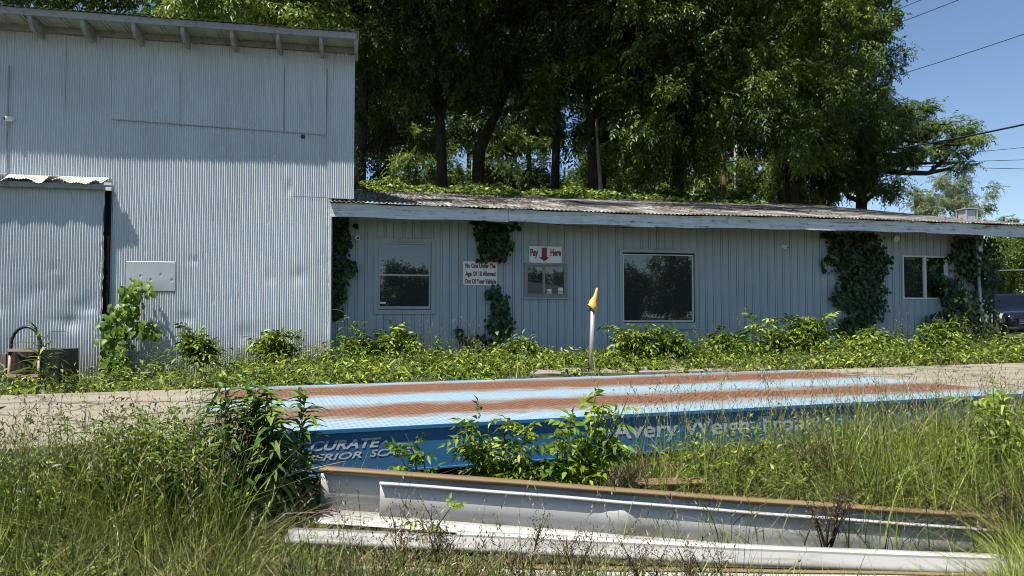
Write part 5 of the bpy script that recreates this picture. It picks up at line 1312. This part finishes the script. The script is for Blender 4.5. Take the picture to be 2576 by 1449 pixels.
for i, (x, Y, h, lab) in enumerate(((300, 12.2, .7, "narrow leaved upright weed at the foot of the grape vine"), (395, 12.5, .75, "tall narrow weed below the metal plate"), (455, 12.4, .6, "spiky weed right of the metal plate's foot"), (600, 12.9, .65, "slim weed spire midway along the barn wall"),
        (640, 12.6, .5, "short slim weed left of the barn's second bush"), (745, 13.2, .75, "tall slim weed near the barn's right end"), (800, 13.3, .55, "slim weed just left of the barn corner"), (1090, 14.3, .5, "slim weed below the double hung window's right edge"),
        (1770, 14.0, .5, "slim weed right below the big window"), (1900, 14.6, .55, "slim weed in front of the locust clumps"), (2110, 15.2, .5, "slim weed right of the bright locust clump"), (2260, 15.8, .75, "tall slim weed left below the far right window"), (2420, 16.4, .9, "tallest slim weed by the downpipe"), (2330, 15.9, .6, "slim pale weed below the far right window"))):
    p = at(x, 900, Y); f_ = Vector((p.x, Y, float(gz(p.x, Y))))
    lance_plant(lab, f_, 5, h, .17, 'weedleaf', seed=500 + i, spread=.09, lean=.12, dens=26, tint=(.45, .25), lw=.2, group="slim upright weeds along the walls")
for i, (x, Y, w, h, lab) in enumerate(((1600, 13.9, .32, .62, "bushy weed under the left corner of the big window"), (1690, 14.2, .28, .5, "bushy weed under the right half of the big window"), (1840, 14.6, .35, .48, "dark bushy weed right of the big window"),
        (1960, 14.5, .4, .75, "tall locust seedling clump left of the large ivy"), (2040, 14.6, .35, .8, "bright locust clump touching the large ivy"), (2190, 15.2, .3, .5, "bushy weed at the foot of the large ivy"), (2360, 16.2, .4, .65, "bushy weed below the far right window"),
        (1300, 14.3, .18, .35, "small round leaved weed left of the patched panel"), (930, 13.8, .35, .5, "bushy weed below the double hung window"), (510, 12.8, .2, .55, "bushy weed against the barn wall, left of centre"), (690, 13.2, .2, .5, "bushy weed against the barn wall, right of centre"), (1010, 14.2, .2, .6, "dark upright weed below the double hung window"))):
    p = at(x, 900, Y); f_ = Vector((p.x, Y, 0.0)); rr2 = random.Random(200 + i)
    sapling(lab, f_, [[f_ + Vector((rr2.uniform(-.05, .05), 0, 0)), f_ + Vector((rr2.uniform(-w, w) * .6, rr2.uniform(-.15, .1), h * .5)), f_ + Vector((rr2.uniform(-w, w) * 1.3, rr2.uniform(-.25, .1), h * rr2.uniform(.5, 1.25)))] for _ in range(13)],
            mat='weedleaf', seed=60 + i, leaf=.125, nl=9, n=12, tint=(.5, .25), group="bushy weeds along the office and barn walls", name="bushy_weed")

# ---------------------------------------------------------------- foreground grass, stems and litter
def fgband(n, r, x0, x1, y0=2.9, y1=8.0):
    """points before the platform, chosen by picture-like columns x0..x1 at the depth they stand in"""
    Y = r.uniform(y0, y1, n) ; X = (r.uniform(x0, x1, n) - CX) / F * Y
    k = q_of(X, Y) > 0.06; return X[k], Y[k]
def chan_mask(X, Y):  # over the white pieces
    col = X / Y * F + CX
    return (Y > 3.6) & (Y < 4.72) & (col > 780) & (col < 2520)
r = np.random.default_rng(301)
B = Batch()
X, Y = fgband(60000, r, -120, 2700, 2.7, 7.8)
k = ~(chan_mask(X, Y) & (r.uniform(size=len(X)) < .97)) & (np.sin(X * 9) * np.sin(Y * 8) + .6 * np.sin(X * 17 + Y * 5) > r.uniform(-1.2, .9, len(X))); X, Y = X[k], Y[k]; n = len(X); col = X / Y * F + CX
h = r.uniform(.04, .18, n) * (1 + .5 * (col > 2300))
blades(B, np.stack([X, Y, gz(X, Y)], 1), h, r.uniform(.003, .0065, n), r.uniform(.1, .9, n), np.clip(r.normal(.5, .22, n) + .15 * np.sin(X * 3) * np.sin(Y * 4), 0, 1), r=r)
tag(B.build("short_grass", M['grass']), "short green grass covering the foreground bank", "grass", kind="stuff")
B = Batch(); BS = Batch()
def tall(cnt, x0, x1, y0, y1, h0, h1, tint=.45, seeds=True):
    X, Y = fgband(cnt, r, x0, x1, y0, y1); n = len(X)
    k = ~(chan_mask(X, Y) & (r.uniform(size=n) < .8)); X, Y = X[k], Y[k]; n = len(X)
    if seeds: seedgrass(B, BS, X, Y, r.uniform(h0, h1, n), r, tint)
    else: blades(B, np.stack([X, Y, gz(X, Y)], 1), r.uniform(h0, h1, n), r.uniform(.004, .012, n), r.uniform(.1, 1.25, n) ** 1.3, np.clip(r.normal(tint, .3, n) + .2 * np.sin(X * 5) * np.sin(Y * 7), 0, 1), 5, .7, r)
tall(5200, -100, 640, 3.0, 4.9, .14, .60, .45, False)
tall(4500, 600, 1000, 3.0, 4.1, .12, .32, .4, False)
tall(420, -100, 620, 3.4, 4.8, .6, 1.05)
tall(2200, -100, 600, 3.8, 4.8, .35, .85, .45, False)
tall(3800, 1560, 2120, 4.4, 7.0, .18, .50, .48, False)
tall(5600, 2080, 2700, 4.3, 7.4, .3, .85, .48, False)
tall(800, 1500, 2700, 4.6, 6.9, .65, 1.15, .55)
tall(9000, 1350, 2350, 2.9, 3.72, .10, .33, .62, False)
tall(7000, 2250, 2560, 2.9, 3.9, .10, .32, .6, False)
tall(5000, 2500, 2700, 2.9, 4.3, .16, .50, .6, False)
tall(5200, 250, 1500, 2.9, 3.7, .10, .24, .5, False)
tall(60, 850, 1600, 3.0, 3.9, .38, .70, .4)
tall(3600, 760, 2000, 2.9, 3.75, .2, .46, .4, False)
tall(260, 740, 1900, 3.0, 3.85, .35, .75, .2)
tall(3600, 560, 1500, 3.2, 3.85, .15, .42, .3, False)
tall(4600, 700, 2450, 2.9, 3.78, .15, .42, .5, False)
tag(B.build("tall_grass", M['grass']), "tall green grass blades on the foreground bank", "grass", kind="stuff")
tag(BS.build("grass_seed_heads", M['straw']), "tan seed heads of the tall foreground grass", "grass", kind="stuff")
B = Batch()
for (cnt, x0, x1, y0, y1, h0, h1) in ((13000, -50, 1000, 3.0, 4.9, .12, .48), (5000, 1500, 2250, 4.6, 6.2, .15, .4), (5500, 850, 2600, 3.0, 3.8, .12, .4), (2500, 2250, 2700, 4.2, 6.0, .2, .5)):
    X, Y = fgband(cnt, r, x0, x1, y0, y1); n = len(X); k = ~(chan_mask(X, Y) & (r.uniform(size=n) < .93)); X, Y = X[k], Y[k]; n = len(X)
    blades(B, np.stack([X, Y, gz(X, Y)], 1), r.uniform(h0, h1, n), r.uniform(.003, .007, n), r.uniform(.4, 1.8, n), np.clip(r.normal(.45, .25, n), 0, 1), 4, .7, r)
tag(B.build("dry_grass", M['straw']), "dry straw stalks tangled through the foreground grass", "grass", kind="stuff")
B = Batch()
for (cnt, x0, x1, y0, y1, h0, h1) in ((520, -100, 250, 3.9, 4.6, .25, .55), (1050, 270, 540, 4.0, 4.6, .3, .74), (150, -100, 520, 4.1, 4.7, .6, .9), (1500, 1700, 2700, 4.9, 6.8, .2, .48), (700, 540, 860, 3.3, 4.2, .1, .25), (900, -100, 300, 3.0, 3.7, .12, .3)):
    X, Y = fgband(cnt, r, x0, x1, y0, y1); small_weeds(B, X, Y, r.uniform(h0, h1, len(X)), r, .05, 12, .45, .25)
tag(B.build("leafy_undergrowth", M['weedleaf']), "small leaved undergrowth on the foreground bank", "weeds", kind="stuff")
# individual brown seed weeds
def brown_weed(label, foot, h, seed, n=10, w=.22, dark=False):
    r_ = random.Random(seed); rn = np.random.default_rng(seed); e = empty("dry_weed", foot, label, "plant", "dry branching weeds in the foreground"); t = MB(); pts = []
    for k in range(n):
        a = foot + Vector((0, 0, h * r_.uniform(.0, .3))); b = foot + Vector((r_.uniform(-w, w), r_.uniform(-w, w) * .6, h * r_.uniform(.6, 1)))
        m_ = a.lerp(b, .5) + Vector((r_.uniform(-.02, .02), 0, .02)); t.tube([a, m_, b], [.005, .0035, .0015], 5)
        for _ in range(5):
            q = a.lerp(b, r_.uniform(.4, .95)); c = q + Vector((r_.uniform(-.07, .07), r_.uniform(-.07, .07), r_.uniform(.03, .12))); t.tube([q, c], [.002, .001], 4, False); pts += [q, c, q.lerp(c, .5)]
    t.build("stem", M['oldwood' if dark else 'bark'], e)
    P = np.array(pts * 5) + rn.normal(0, .018, (len(pts) * 5, 3)); m = len(P); B = Batch()
    B.leaves(P, rand_dirs(m, rn), rand_dirs(m, rn), rn.uniform(.008, .02, m), rn.uniform(.004, .009, m), rn.uniform(0, 1, m)); B.build("seed_head", M['brownweed'], e)
for i, (x, Y, h, lab) in enumerate(((2075, 4.35, .52, "brown dry weed growing up through the tallest channel"), (2030, 5.3, .58, "brown dry weed behind the channel, left of its twin"), (2110, 5.4, .55, "brown dry weed behind the channel, nearer the right"),
        (1560, 5.3, .32, "low brown weed under the bright sapling"), (1860, 5.5, .4, "brown weed below the second part of the lettering"), (2540, 4.6, .5, "brown dry weed near the right edge"), (330, 4.1, .5, "dark dry weed in the left undergrowth"), (420, 4.25, .58, "reddish dry weed left of the dark lance leaved clumps"), (1215, 3.6, .35, "low dry weed among the white sheets"), (940, 3.5, .3, "low dry weed in front of the sheets' left end"), (1010, 3.65, .48, "dark dry weed before the dented channel's left end"), (1120, 3.75, .52, "dark dry weed just right of the lit seedling"), (1330, 3.6, .5, "dark dry weed before the middle of the channels"),
        (1440, 3.7, .42, "dark dry weed left of the channel's dent"), (1620, 3.6, .45, "dark dry weed right of the channel's dent"), (1760, 3.7, .4, "dark dry weed halfway between the dent and the brown weed"))):
    brown_weed(lab, fg(x, Y), h, 400 + i, 12 if i < 10 else 7, .2 if i < 10 else .13, dark=i >= 10)
# bare twigs arching over the left end of the channel
t = MB(); t.tube([fg(560, 4.25) + ZV * .12, at(640, 1230, 4.3), at(740, 1190, 4.35), at(870, 1160, 4.3)], [.008, .007, .006, .003], 6)
tag(t.build("bare_branch", M['barkpale'], smooth=True), "pale bare branch arching over the left end of the channels", "branch")
t = MB(); t.tube([fg(620, 4.1) + ZV * .1, at(720, 1292, 4.1), at(830, 1288, 4.1), at(900, 1275, 4.1)], [.007, .006, .004, .002], 6)
tag(t.build("bare_branch", M['barkpale'], smooth=True), "thin pale twig lying level in front of the channel's left end", "branch")
# loose rusty sheet scrap
t = MB(); p = at(1600, 1222, 4.9); t.box(p, (.5, .1, -.01), (.02, .18, 0), (0, 0, .008)); tag(t.build("rusty_scrap", M['tan'], bevel=.002), "flat rust red scrap lying behind the channel", "scrap")
